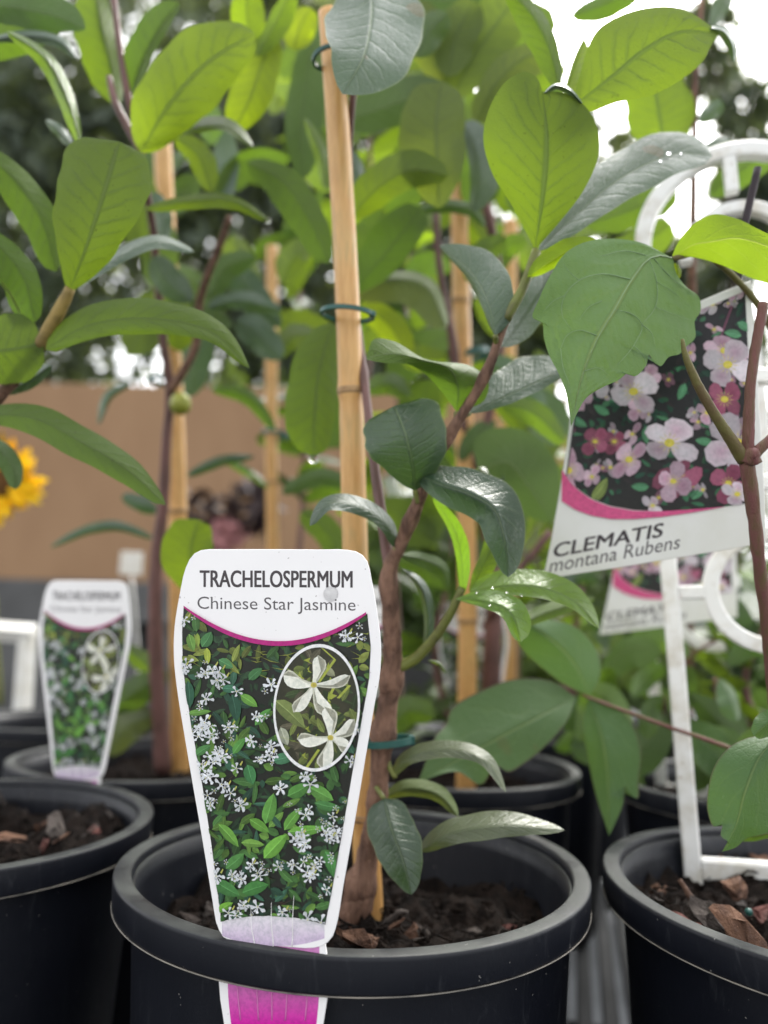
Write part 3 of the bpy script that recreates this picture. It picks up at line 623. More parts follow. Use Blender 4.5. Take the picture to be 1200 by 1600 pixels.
leaf(J, [(734, 926, .332), (752, 890, .334), (765, 858, .338), (762, 838, .342)], 12, 18, .7, .5, 'under', 'yg')
leaf(J, [(663, 1022, .336), (669, 968, .334), (656, 915, .333), (627, 888, .336)], 7, 11, .6, .6, 'top', 'dk', dl=.006)
leaf(J, [(668, 1032, .334), (684, 1036, .332), (697, 1052, .331)], 3, 3, .6, .6, 'top', 'lt')
leaf(J, [(628, 868, .330), (660, 874, .345), (690, 890, .36), (700, 920, .37)], 12, 14, .6, .6, 'under', 'dk')
leaf(J, [(740, 740, .355), (752, 735, .35), (765, 745, .35)], 6, 6, .6, .6, 'top', 'lt')
leaf(J, [(800, 985, .345), (840, 962, .36), (930, 935, .40)], 14, 12, .6, .6, 'under', 'md')

# --- left edge jasmine (its pot is the left pot, stem outside the frame)
JL = empty('jasmine_plant', (PL[0], PL[1], CAMZ - .115), 'jasmine in the left pot whose pale twig carries big leaves at the left edge', 'plant', 'star jasmine plants in pots')
stem(JL, [(-30, 1265, .400), (-70, 1000, .39), (-90, 760, .37), (-20, 640, .355), (30, 585, .348), (66, 536, .342), (95, 482, .338), (108, 455, .336)], [.006, .005, .004, .0034, .0030, .0028, .0026, .0020], M_BARK, 'stem', n=50, nodes=(.72,))
stem(JL, [(62, 542, .3425), (80, 508, .3395), (98, 476, .337), (110, 450, .335)], [.0030, .0031, .0029, .0022], plain('straw_stem', (.30, .21, .06), .55, .4, c2=(.17, .12, .035), scale=140), 'straw_shoot', n=14)
leaf(JL, [(108, 456, .336), (132, 395, .322), (160, 310, .318), (186, 221, .324)], 78, 66, .80, .28, 'under', 'lt', cup=.004, dl=.006, dr=.003, n=32)
leaf(JL, [(72, 546, .338), (130, 512, .330), (232, 498, .320), (332, 520, .316), (390, 576, .318)], 32, 24, .5, .78, 'under', 'lt', cup=.003, dl=.008, dr=-.003, n=30)
leaf(JL, [(-50, 648, .345), (50, 653, .338), (130, 692, .332), (202, 736, .326), (259, 789, .326)], 24, 28, .6, .62, 'under', 'md', dl=.007, dr=-.002, n=30)
leaf(JL, [(112, 452, .337), (180, 404, .352), (245, 378, .362), (304, 394, .366)], 12, 12, .6, .55, 'top', 'gr', dl=.008, dr=-.003)
leaf(JL, [(-40, 225, .35), (25, 282, .352), (66, 345, .355), (88, 425, .362)], 24, 34, .6, .5, 'under', 'md', dl=.006)
leaf(JL, [(-50, 350, .335), (5, 390, .335), (38, 435, .338), (54, 504, .343)], 22, 38, .6, .4, 'under', 'md', dl=.004)
leaf(JL, [(-90, 560, .345), (-30, 552, .340), (30, 545, .338), (68, 536, .340)], 58, 52, .55, .35, 'under', 'lt', dl=.004)
leaf(JL, [(2, 614, .36), (40, 597, .362), (80, 570, .365)], 12, 14, .6, .5, 'top', 'gr', dl=.006)
leaf(JL, [(126, 230, .375), (106, 160, .370), (74, 96, .366), (10, 48, .366)], 15, 13, .6, .6, 'top', 'yg', dl=.006, dr=.006)
leaf(JL, [(-20, 62, .40), (50, 56, .39), (95, 66, .385), (122, 93, .385)], 9, 12, .6, .6, 'top', 'gr', dl=.006)
leaf(JL, [(-40, 5, .40), (40, 15, .40), (100, 30, .40), (134, 46, .40)], 40, 30, .5, .7, 'under', 'dk')
leaf(JL, [(-60, 75, .42), (10, 60, .42), (70, 30, .42), (90, -20, .42)], 46, 34, .6, .6, 'under', 'md')
leaf(JL, [(116, 232, .39), (95, 207, .39), (71, 187, .392)], 9, 9, .6, .6, 'top', 'gr')
leaf(JL, [(-40, 690, .37), (-5, 700, .365), (22, 735, .36), (24, 765, .36)], 16, 20, .5, .5, 'under', 'dk')
leaf(JL, [(-20, 420, .33), (10, 452, .33), (33, 492, .333)], 3, 3, .6, .6, 'under', 'ye')

# --- second jasmine, cane with the green fruit
JK = empty('jasmine_plant', (PK[0], PK[1], CAMZ - .123), 'blurred jasmine climbing the cane with the round green fruit', 'plant', 'star jasmine plants in pots')
stem(JK, [(255, 1205, .615), (243, 1000, .60), (245, 870, .585), (256, 780, .575), (260, 690, .565), (266, 610, .555), (256, 540, .54), (246, 440, .52), (238, 350, .49), (225, 280, .46), (214, 215, .44), (202, 160, .43), (188, 80, .43), (176, -20, .43)], [.0070, .0062, .0056, .0052, .0046, .0042, .0034, .0030, .0027, .0024, .0022, .0021, .0019, .0017], M_PURP, 'stem', n=70, nodes=(.5, .8))
stem(JK, [(266, 612, .553), (286, 580, .545), (304, 545, .54), (312, 470, .53), (345, 380, .50), (358, 340, .48)], [.0034, .0030, .0028, .0026, .0023, .002], M_BARK, 'branch', n=26)
stem(JK, [(222, 240, .42), (200, 200, .42), (182, 165, .42), (170, 120, .425)], [.0022, .0022, .002, .0015], M_PURP, 'branch', n=14)
bm = bmesh.new(); bmesh.ops.create_uvsphere(bm, u_segments=16, v_segments=12, radius=.0076)
for v in bm.verts: v.co.z *= 1.08
V = [np.array(v.co) + at(282, 631, .545) for v in bm.verts]; F = [tuple(v.index for v in f.verts) for f in bm.faces]; bm.free()
child('fruit', V, F, JK, [plain('fruit_skin', (.26, .27, .03), .4, .5, c2=(.18, .20, .02), scale=60)])
leaf(JK, [(220, 238, .40), (262, 168, .386), (322, 100, .380), (398, 52, .384)], 64, 56, .62, .55, 'under', 'yg', cup=.004, dl=.006, dr=.003, n=30, petiole=[(216, 262, .41), (220, 238, .40)])
leaf(JK, [(203, 152, .43), (224, 92, .425), (250, 42, .425), (280, 4, .43)], 34, 13, .6, .5, 'under', 'md', dl=.004, dr=.010)
leaf(JK, [(186, 165, .44), (172, 100, .44), (158, 40, .44), (146, -30, .445)], 44, 22, .6, .5, 'under', 'lt', dl=.004, dr=.010)
leaf(JK, [(426, 52, .45), (408, 105, .445), (388, 160, .445), (364, 206, .45)], 32, 36, .5, .5, 'under', 'ye')
leaf(JK, [(400, 85, .45), (388, 40, .45), (384, -20, .45)], 26, 28, .6, .5, 'under', 'ye')
leaf(JK, [(402, 88, .44), (432, 35, .44), (458, -20, .44)], 14, 22, .6, .5, 'under', 'yg')
leaf(JK, [(458, 78, .47), (468, 45, .47), (486, 12, .47)], 24, 26, .5, .5, 'under', 'ye')
leaf(JK, [(236, 214, .41), (300, 200, .40), (352, 196, .40), (396, 230, .402)], 14, 10, .5, .55, 'top', 'lt', dl=.008, dr=-.002)
leaf(JK, [(228, 326, .42), (300, 314, .41), (362, 314, .405), (421, 346, .406)], 10, 14, .5, .6, 'under', 'lt', dl=.004, dr=.002)
leaf(JK, [(275, 215, .46), (310, 245, .46), (330, 300, .46)], 22, 18, .5, .5, 'under', 'yg')
leaf(JK, [(205, 600, .60), (172, 618, .60), (154, 664, .60)], 6, 9, .5, .6, 'top', 'gr')
leaf(JK, [(240, 842, .62), (180, 824, .62), (138, 830, .62), (78, 856, .62)], 6, 11, .5, .6, 'top', 'dk')
leaf(JK, [(330, 930, .44), (298, 872, .44), (310, 812, .445)], 46, 34, .6, .35, 'under', 'ye')
leaf(JK, [(330, 607, .60), (386, 618, .60), (430, 670, .60)], 10, 14, .5, .5, 'under', 'md')
leaf(JK, [(292, 744, .60), (340, 722, .60), (398, 713, .60)], 9, 9, .5, .6, 'top', 'dk')
leaf(JK, [(345, 715, .70), (390, 738, .70), (420, 762, .70)], 6, 8, .5, .6, 'top', 'md')
leaf(JK, [(248, 800, .63), (225, 790, .63), (190, 775, .64)], 12, 14, .5, .5, 'top', 'dk')
leaf(JK, [(170, 1180, .60), (205, 1130, .60), (240, 1120, .61)], 34, 26, .6, .5, 'top', 'ol')
leaf(JK, [(195, 1010, .62), (225, 1035, .615), (262, 1062, .61)], 16, 16, .5, .5, 'top', 'lt')
leaf(JK, [(260, 1055, .61), (220, 1075, .60), (170, 1110, .60)], 26, 22, .5, .5, 'top', 'md')
leaf(JK, [(325, 480, .52), (370, 470, .52), (440, 485, .52)], 16, 14, .5, .5, 'top', 'gr')
leaf(JK, [(330, 470, .53), (350, 420, .53), (400, 400, .53)], 20, 22, .5, .5, 'under', 'dk')
leaf(JK, [(300, 470, .50), (262, 440, .50), (240, 400, .50)], 22, 26, .5, .5, 'top', 'dk')
leaf(JK, [(240, 300, .50), (252, 330, .50), (256, 380, .50)], 15, 14, .5, .5, 'top', 'gr')

# --- third jasmine, middle cane
JB = empty('jasmine_plant', (PB[0], PB[1], CAMZ - .123), 'blurred jasmine on the middle cane right behind the front plant', 'plant', 'star jasmine plants in pots')
stem(JB, [(760, 1215, .62), (768, 1050, .60), (770, 900, .59), (745, 760, .585), (720, 640, .575), (706, 525, .56), (692, 450, .55), (683, 380, .545), (681, 330, .54)], [.009, .008, .007, .005, .004, .0035, .003, .0026, .0024], M_PURP, 'stem', n=44, nodes=(.5, .75))
stem(JB, [(745, 760, .58), (765, 640, .57), (785, 500, .55), (776, 410, .53), (770, 370, .52), (755, 305, .51), (735, 240, .50)], [.004, .0035, .0034, .0034, .0034, .003, .0024], M_PURP, 'stem', n=36, nodes=(.6, .8))
stem(JB, [(760, 980, .60), (800, 905, .56), (845, 850, .55), (860, 830, .55)], [.004, .0036, .003, .003], M_PURP, 'branch', n=14)
leaf(JB, [(520, 505, .405), (500, 575, .395), (492, 650, .390), (490, 713, .390)], 34, 48, .5, .4, 'under', 'lt', cup=.003)
leaf(JB, [(385, 254, .46), (440, 282, .455), (485, 345, .45), (514, 412, .45)], 26, 34, .5, .5, 'under', 'md')
leaf(JB, [(548, 340, .44), (592, 292, .43), (640, 266, .43), (702, 274, .43)], 34, 30, .5, .5, 'under', 'yg', dl=.006)
leaf(JB, [(552, 455, .46), (600, 400, .455), (640, 350, .455), (660, 325, .46)], 40, 30, .5, .4, 'under', 'md')
leaf(JB, [(686, 325, .44), (684, 255, .435), (682, 190, .435), (690, 128, .44)], 58, 46, .6, .4, 'under', 'pa', dl=.002, dr=.006)
leaf(JB, [(742, 192, .47), (768, 140, .465), (810, 96, .465), (862, 74, .47)], 24, 40, .5, .4, 'under', 'pa')
leaf(JB, [(535, 190, .48), (600, 168, .475), (655, 150, .475), (715, 150, .48)], 36, 36, .4, .5, 'under', 'dk')
leaf(JB, [(490, 40, .49), (478, 130, .485), (470, 200, .485), (472, 280, .49)], 36, 26, .5, .5, 'under', 'dk')
leaf(JB, [(510, 298, .46), (502, 245, .46), (476, 184, .46)], 10, 12, .5, .6, 'top', 'lt')
leaf(JB, [(548, 310, .46), (556, 270, .46), (548, 235, .46)], 8, 13, .5, .5, 'top', 'gr')
leaf(JB, [(650, 330, .47), (700, 322, .465), (738, 330, .46), (758, 354, .46)], 11, 11, .5, .5, 'under', 'dk')
leaf(JB, [(556, 460, .48), (612, 436, .475), (664, 446, .475), (698, 512, .475)], 14, 42, .5, .4, 'under', 'ol', dl=.010, dr=.0)
leaf(JB, [(740, 330, .46), (748, 270, .455), (736, 215, .455), (722, 190, .46)], 14, 34, .5, .5, 'top', 'gr')
leaf(JB, [(862, 815, .46), (825, 760, .455), (790, 722, .45), (748, 738, .452)], 42, 60, .6, .4, 'under', 'dk')
leaf(JB, [(783, 632, .48), (830, 644, .475), (882, 692, .475)], 20, 20, .5, .5, 'under', 'md')
leaf(JB, [(700, 120, .48), (712, 60, .48), (740, 0, .48)], 34, 34, .5, .4, 'under', 'pa')
leaf(JB, [(650, 90, .47), (670, 50, .47), (700, 20, .47)], 26, 26, .5, .5, 'top', 'md')
leaf(JB, [(708, 152, .49), (738, 92, .49), (785, 25, .49), (818, -25, .49)], 46, 44, .5, .4, 'under', 'pa')
leaf(JB, [(752, 205, .50), (790, 150, .50), (835, 118, .50), (885, 108, .50)], 36, 30, .5, .4, 'under', 'lt')
leaf(JB, [(692, 135, .50), (680, 85, .50), (660, 40, .50), (636, 8, .50)], 34, 38, .5, .4, 'under', 'pa')
leaf(JB, [(690, 60, .54), (760, 38, .54), (870, 40, .54)], 44, 44, .5, .4, 'under', 'md')
leaf(JB, [(800, 330, .54), (850, 250, .54), (880, 160, .54)], 44, 44, .5, .4, 'under', 'dk')
leaf(JB, [(640, -5, .52), (700, 0, .52), (770, -20, .52)], 40, 40, .5, .4, 'under', 'dk')
leaf(JB, [(740, 330, .55), (760, 260, .55), (800, 180, .55)], 40, 40, .5, .4, 'under', 'md')
leaf(JB, [(600, 330, .50), (580, 370, .50), (560, 400, .50)], 30, 30, .5, .5, 'under', 'md')
leaf(JB, [(640, 620, .56), (610, 600, .56), (570, 610, .56)], 18, 18, .5, .5, 'top', 'md')
leaf(JB, [(700, 560, .58), (660, 560, .58), (620, 545, .58)], 22, 20, .5, .5, 'under', 'lt')
leaf(JB, [(760, 560, .50), (800, 590, .50), (850, 640, .50)], 26, 26, .5, .5, 'top', 'dk')
leaf(JB, [(730, 440, .50), (752, 400, .50), (790, 370, .50)], 20, 20, .5, .5, 'under', 'md')
leaf(JB, [(560, 480, .50), (600, 500, .50), (640, 560, .50)], 24, 24, .5, .4, 'under', 'ye')
leaf(JB, [(530, 560, .52), (520, 610, .52), (515, 700, .52)], 26, 26, .5, .4, 'under', 'md')
leaf(JB, [(440, 560, .55), (400, 520, .55), (370, 500, .55)], 26, 26, .5, .4, 'top', 'gr')
leaf(JB, [(540, 900, .6), (510, 830, .6), (470, 800, .6)], 22, 22, .5, .4, 'under', 'md')
leaf(JB, [(560, 760, .58), (500, 745, .58), (440, 770, .58)], 16, 14, .5, .5, 'under', 'dk')
leaf(JB, [(600, 1150, .58), (640, 1110, .58), (680, 1120, .58)], 24, 24, .5, .5, 'top', 'md')

def scatter(plant, x0, x1, y0, y1, n, d0, d1, L, tints, seed):
    g = np.random.default_rng(seed)
    for _ in range(n):
        x, y, d = g.uniform(x0, x1), g.uniform(y0, y1), g.uniform(d0, d1); q = g.uniform(-2.6, -.5) if g.uniform() < .65 else g.uniform(0, 6.28); l = L * g.uniform(.7, 1.25) * .5 / d
        c, s_ = math.cos(q), math.sin(q); dr_ = g.uniform(-.1, .28) * l
        leaf(plant, [(x - c * l * .5, y - s_ * l * .5, d), (x, y - dr_ * .3, d + g.normal() * .006), (x + c * l * .5, y + s_ * l * .5 + dr_, d + g.normal() * .012)], l * g.uniform(.12, .30), l * g.uniform(.12, .30), g.uniform(.5, .8), g.uniform(.45, .75), 'under' if g.uniform() < .7 else 'top', tints[int(g.integers(len(tints)))], n=16, dl=g.uniform(-.004, .008), dr=g.uniform(-.004, .008))
scatter(JB, 560, 850, 0, 330, 13, .54, .70, 150, ('md', 'pa', 'lt', 'lt', 'md'), 201)
scatter(JB, 560, 860, 330, 620, 13, .54, .72, 140, ('md', 'lt', 'lt', 'yg', 'md'), 202)
scatter(JB, 380, 530, 60, 560, 14, .54, .72, 140, ('md', 'lt', 'lt', 'md', 'yg'), 203)
scatter(JK, 215, 420, 180, 560, 14, .55, .70, 140, ('md', 'dk', 'lt', 'gr'), 204)
scatter(JB, 600, 880, 620, 900, 14, .56, .72, 140, ('md', 'dk', 'md', 'lt'), 205)
# --- young and far jasmines, leaves placed around each cane
LIB = []
for i in range(7):
    g = np.random.default_rng(500 + i); n, ns = 12, 3; V, F, UV = [], [], []
    a, b = g.uniform(.55, .85), g.uniform(.4, .7); m = a / (a + b); arch = g.uniform(-.25, .35); fold = g.uniform(.05, .35)
    for ii in range(n):
        t = ii / (n - 1); f = (max(t, 1e-3) ** a) * ((1 - t) ** b) / (m ** a * (1 - m) ** b)
        for j in range(-ns, ns + 1):
            s = j / ns; x = .27 * f * s; V.append((x, t, -arch * t * t + fold * abs(x) + .01 * math.sin(t * 9 + i) * s)); UV.append((t, .5 + .5 * s))
    w_ = 2 * ns + 1
    F = [(ii*w_ + j, ii*w_ + j + 1, (ii+1)*w_ + j + 1, (ii+1)*w_ + j) for ii in range(n - 1) for j in range(w_ - 1)]
    LIB.append(mesh('leaf', V, F, [M_LEAF], uv=UV))
def far_plant(base, h, label, seed, pairs, mix, size=.062, cane=True, lo=.15, lean=(0, 0), spread=.0, name='jasmine_plant', cat='plant', group='star jasmine plants in pots'):
    g = np.random.default_rng(seed); b = np.array(base, float)
    t = empty(name, b, label, cat, group)
    top = b + (lean[0], lean[1], h); N = 30; ts = np.linspace(0, 1, N)
    P = b + (top - b) * ts[:, None] + np.stack([.008 * np.cos(ts * 9 + seed), .008 * np.sin(ts * 9 + seed), 0 * ts], 1)
    V, F, uv = tube(P, .0042 - .0028 * ts, 8); child('stem', V, F, t, [M_PURP])
    for k in range(pairs):
        u = lo + (1 - lo) * (k + g.uniform(0, .6)) / pairs; p = b + (top - b) * min(u, 1) + (.008 * math.cos(u * 9 + seed), .008 * math.sin(u * 9 + seed), 0)
        az = g.uniform(0, 6.28)
        for sgn in (0, math.pi):
            q = az + sgn + g.normal() * .3; el_ = g.normal(.35, .45)
            o = obj('leaf', LIB[int(g.integers(len(LIB)))], t); s = size * g.uniform(.6, 1.25)
            o.location = tuple(p - b + spread * g.normal(size=3)); o.rotation_euler = (Matrix.Rotation(q, 3, 'Z') @ Matrix.Rotation(el_, 3, 'X') @ Matrix.Rotation(g.normal() * .5, 3, 'Y')).to_euler(); o.scale = (s, s, s)
            c = TINT[mix[int(g.integers(len(mix)))]]; kk = g.uniform(.8, 1.2); o.color = (c[0] * kk, c[1] * kk, c[2] * kk, c[3])
    return t
sz = CAMZ - .123
far_plant((-.10, .86, sz), .80, 'far jasmine on the thin distant cane behind the front label', 41, 16, ('md', 'dk', 'lt', 'md'), lo=.30)
far_plant((.14, .83, sz), .86, 'far jasmine filling the gap behind the middle cane', 42, 22, ('md', 'dk', 'lt', 'pa'))
far_plant((.24, 1.05, sz), .75, 'rearmost jasmine behind the clematis trellis', 43, 18, ('md', 'pa', 'lt'))
far_plant((.02, 1.08, sz), .95, 'tall far jasmine rising behind the front cane top', 44, 24, ('md', 'dk', 'yg', 'lt'), lo=.25)
far_plant((-.02, .72, sz + .10), .62, 'far leafy jasmine directly behind the front cane', 45, 16, ('md', 'dk', 'yg', 'lt'), lo=.2)
far_plant((.20, .78, sz), .60, 'far jasmine just left of the trellis arch', 46, 16, ('md', 'pa', 'dk', 'lt'), lo=.1)
far_plant((.38, .80, sz), .30, 'low bushy plant behind the trellis at right', 47, 14, ('md', 'dk', 'lt'), lo=.05, size=.07)
far_plant((.27, .56, sz), .16, 'low leafy clematis shoots in the pot behind the trellis', 48, 9, ('lt', 'md', 'dk'), lo=.1, size=.05, group=None)
far_plant((.46, 1.0, sz), .40, 'low green plant at the far right back of the bench', 49, 16, ('md', 'dk', 'lt'), lo=.05, size=.08)
far_plant((.06, .74, sz), .28, 'low dark foliage behind the middle cane foot', 50, 12, ('md', 'dk'), lo=.05)

# ---------------------------------------------------------------- clematis
CM = empty('clematis_plant', (PC[0], PC[1], CAMZ - .121), 'clematis with ribbed purple stems and lobed leaves in front of the trellis', 'plant')
stem(CM, [(1225, 1400, .330), (1218, 1200, .310), (1205, 1050, .298), (1196, 960, .292), (1184, 860, .286), (1174, 770, .282), (1166, 718, .280)], [.0023, .0023, .0023, .0023, .0023, .0024, .0027], M_CSTEM, 'stem', n=50, bump=.05)
stem(CM, [(1163, 724, .2795), (1172, 710, .279), (1178, 725, .2795)], [.0026, .0036, .0026], M_CSTEM, 'stem_node', n=10, bump=.05)
stem(CM, [(1167, 722, .280), (1169, 680, .279), (1173, 600, .279), (1183, 530, .280), (1193, 474, .281)], [.0024, .0020, .0018, .0018, .0019], M_CSTEM, 'stem', n=30, bump=.05)
stem(CM, [(1162, 718, .280), (1140, 684, .277), (1112, 640, .274), (1085, 590, .272), (1070, 552, .271), (1066, 530, .271)], [.0026, .0021, .0018, .0017, .0013, .0006], M_CGREEN, 'shoot', n=30, bump=.03)
stem(CM, [(1170, 722, .280), (1182, 706, .279), (1200, 690, .279), (1225, 668, .28)], [.0024, .0020, .0018, .0017], M_CSTEM, 'shoot', n=14, bump=.03)
stem(CM, [(1184, 263, .330), (1174, 305, .328), (1164, 350, .326), (1152, 440, .323)], [.0016, .0016, .0017, .0017], plain('dead_stem', (.035, .025, .03), .7, .3), 'cut_stem', n=14)
stem(CM, [(910, 1086, .415), (960, 1105, .405), (1045, 1136, .39), (1130, 1165, .37), (1210, 1200, .345)], [.0008, .0009, .0010, .0011, .0012], M_CSTEM, 'runner', n=24)
stem(CM, [(1052, 404, .300), (1100, 398, .31), (1180, 470, .318), (1230, 560, .32)], [.0011, .0012, .0014, .0016], M_CGREEN, 'petiole', n=16)
# big lobed leaf: traced half outlines either side of its midrib
Lh = [(1052, 404, .300), (1030, 392, .298), (1005, 380, .294), (950, 373, .288), (912, 379, .282), (884, 395, .278), (860, 430, .276), (842, 468, .276), (833, 497, .277), (846, 503, .276), (850, 528, .274), (858, 555, .271), (872, 582, .267), (884, 612, .264), (890, 645, .262), (892, 667, .261)]
Mh = [(1052, 404, .300), (1019, 402, .294), (985, 440, .284), (960, 484, .276), (931, 532, .270), (912, 580, .266), (900, 625, .263), (892, 667, .261)]
Rh = [(1052, 404, .300), (1056, 425, .300), (1072, 448, .299), (1092, 464, .298), (1094, 488, .296), (1086, 500, .294), (1086, 528, .291), (1072, 542, .288), (1062, 553, .286), (1045, 558, .284), (1032, 572, .281), (1020, 562, .280), (1014, 554, .279), (1010, 570, .278), (990, 588, .275), (983, 583, .274), (966, 594, .272), (940, 606, .269), (916, 622, .266), (902, 645, .263), (892, 667, .261)]
def clem(mid, wl, wr, face, tint, D, lobes=(), **k):
    return leaf(CM, mid, wl, wr, mat=M_CLEM, face=face, tint=tint, D=D, **k)
BIGV = [[(1050, 403), (1022, 400), (988, 436), (960, 484), (932, 532), (912, 580), (898, 640)], [(985, 436), (940, 428), (905, 438), (882, 462), (878, 492), (893, 515)], [(960, 484), (986, 490), (1003, 506), (990, 540), (965, 570)], [(1014, 404), (1026, 440), (1024, 480), (1003, 507)], [(932, 524), (905, 516), (886, 524), (876, 545)], [(1003, 507), (1018, 520), (1024, 540)], [(1020, 402), (1045, 430), (1068, 450)], [(1014, 400), (975, 392), (940, 400)], [(882, 462), (865, 470), (848, 488)], [(905, 438), (890, 425), (880, 412)], [(876, 545), (880, 575), (890, 600)], [(990, 540), (1005, 555), (1012, 575)], [(1024, 480), (1050, 490), (1080, 500)], [(1026, 440), (1050, 455), (1080, 480)], [(912, 580), (935, 575), (955, 590)], [(940, 470), (920, 480), (905, 500)]]
big = leaf(CM, None, 0, 0, mat=M_CLEM, face='top', tint='cg', trace=[Lh, Mh, Rh], n=120, cup=-.003, pucker=BIGV, label='large lobed matte green leaf with pale veins covering the label corner')
def vein(parent, pts, r=.0003):
    r = min(r, .00042) * .62
    P = [at(*p) for p in pts]; V, F, uv = tube(P, np.linspace(r, r * .4, len(P)), 6, 16); child('vein', V, F, parent, [M_CVEIN])
M_CVEIN = plain('leaf_vein', (.175, .27, .13), .6, .3)
def on_big(px, py, rows=[None]):
    "depth of the big leaf's surface at a pixel, a hair in front"
    if rows[0] is None:
        rows[0] = (cr(Lh, 72), cr(Mh, 72), cr(Rh, 72))
    L_, M_, R_ = rows[0]; best = (1e9, .28)
    for i in range(72):
        for E in (L_, R_):
            for s in np.linspace(0, 1, 12):
                p = M_[i] + (E[i] - M_[i]) * s; d = (p[0] - px) ** 2 + (p[1] - py) ** 2
                if d < best[0]: best = (d, p[2] + 2 * -.003 * math.sin(math.pi * min(max(i / 71, .02), .98)) * (s * s - s))
    return best[1] + .00008
def surf(pts): return [(x, y, on_big(x, y)) for x, y in cr(np.array(pts, float), 14)]
for k_, q_ in enumerate(BIGV): vein(big, surf(q_), .00042 if k_ == 0 else .00034 if k_ < 8 else .00022)
clem([(930, 374, .300), (880, 396, .302), (824, 433, .306)], 14, 20, 'under', 'ye', .30)
leaf(CM, None, 0, 0, mat=M_CLEM, face='under', tint='cb', trace=[[(1048, 405, .302), (1060, 378, .298), (1085, 349, .294), (1115, 335, .290), (1150, 341, .288), (1185, 358, .287), (1230, 380, .287)], [(1048, 405, .302), (1085, 382, .297), (1110, 378, .293), (1150, 372, .290), (1230, 395, .288)], [(1048, 405, .302), (1080, 402, .300), (1124, 413, .296), (1172, 434, .292), (1230, 452, .290)]], n=40)
clem([(1054, 410, .300), (1060, 425, .300), (1056, 440, .301)], 5, 5, 'under', 'ye', .30)
leaf(CM, None, 0, 0, mat=M_CLEM, face='top', tint='cl', trace=[[(922, 1086, .42), (890, 1074, .41), (842, 1040, .40), (812, 1009, .395), (796, 965, .39)], [(922, 1086, .42), (892, 1030, .412), (850, 990, .40), (796, 958, .39)], [(922, 1086, .42), (938, 1055, .424), (933, 1016, .424), (900, 980, .415), (846, 966, .402), (796, 955, .39)]], n=40)
leaf(CM, None, 0, 0, mat=M_CLEM, face='top', tint='cl', trace=[[(900, 1090, .42), (884, 1130, .405), (854, 1164, .395), (820, 1192, .388), (793, 1206, .384), (776, 1196, .384), (752, 1226, .380), (715, 1206, .378), (655, 1222, .378)], [(900, 1090, .42), (820, 1132, .40), (740, 1175, .388), (655, 1220, .378)], [(900, 1090, .42), (868, 1067, .420), (812, 1060, .415), (750, 1080, .408), (702, 1112, .400), (698, 1130, .396), (682, 1148, .390), (665, 1190, .383), (655, 1218, .378)]], n=44)
leaf(CM, None, 0, 0, mat=M_CLEM, face='top', tint='cl', trace=[[(920, 1092, .415), (952, 1098, .408), (987, 1130, .400), (1002, 1175, .392), (998, 1220, .388), (996, 1248, .386), (984, 1240, .386), (978, 1228, .386), (974, 1255, .384), (952, 1306, .380)], [(920, 1092, .415), (940, 1150, .398), (950, 1230, .388), (952, 1306, .380)], [(920, 1092, .415), (910, 1130, .410), (917, 1175, .402), (930, 1238, .392), (952, 1306, .380)]], n=44)
leaf(CM, None, 0, 0, mat=M_CLEM, face='top', tint='cl', trace=[[(1225, 1150, .300), (1210, 1300, .290), (1190, 1305, .288), (1166, 1311, .286), (1150, 1324, .284), (1128, 1331, .282)], [(1225, 1150, .300), (1195, 1172, .294), (1165, 1235, .288), (1150, 1290, .285), (1128, 1331, .282)], [(1225, 1150, .300), (1174, 1152, .300), (1142, 1166, .298), (1118, 1194, .294), (1107, 1230, .290), (1106, 1270, .287), (1116, 1292, .285), (1128, 1288, .284), (1126, 1306, .283), (1140, 1318, .282), (1128, 1331, .282)]], n=50)
clem([(1225, 1110, .285), (1200, 1130, .283), (1178, 1150, .283)], 18, 20, 'top', 'cl', .283, a=.4, b=.4)
clem([(1230, 1290, .31), (1200, 1300, .31), (1130, 1310, .315)], 10, 14, 'top', 'cl', .31)
# sundry green leaves behind, against the sky: another jasmine right of the front one
JR = empty('jasmine_plant', (.36, .62, CAMZ - .19), 'jasmine whose bright leaves show against the sky behind the trellis arch', 'plant', 'star jasmine plants in pots')
stem(JR, [(1075, 1160, .74), (1078, 900, .66), (1080, 600, .56), (1083, 330, .50), (1085, 200, .48), (1090, 60, .48), (1100, -20, .48)], [.004, .0036, .0032, .003, .0027, .002, .0016], M_BARK, 'stem', n=40)
leaf(JR, [(1040, 240, .46), (1032, 190, .455), (1018, 110, .455)], 52, 56, .5, .4, 'under', 'lt')
leaf(JR, [(1108, 305, .44), (1160, 264, .44), (1225, 225, .44)], 22, 26, .5, .4, 'under', 'md')
leaf(JR, [(893, 26, .44), (940, 8, .44), (1000, -20, .44)], 16, 24, .5, .4, 'under', 'md')
leaf(JR, [(915, 352, .45), (980, 330, .45), (1058, 298, .45)], 24, 30, .5, .4, 'under', 'md')
leaf(JR, [(940, 400, .47), (1000, 380, .47), (1050, 350, .47)], 24, 30, .5, .4, 'under', 'lt')
leaf(JR, [(1112, 42, .46), (1126, 12, .46), (1142, -30, .46)], 14, 14, .5, .4, 'top', 'gr')
leaf(JR, [(1090, 240, .47), (1115, 228, .47), (1142, 218, .47)], 10, 12, .5, .4, 'top', 'gr')
leaf(JR, [(1090, 190, .50), (1110, 175, .50), (1128, 158, .50)], 12, 14, .5, .4, 'top', 'gr')

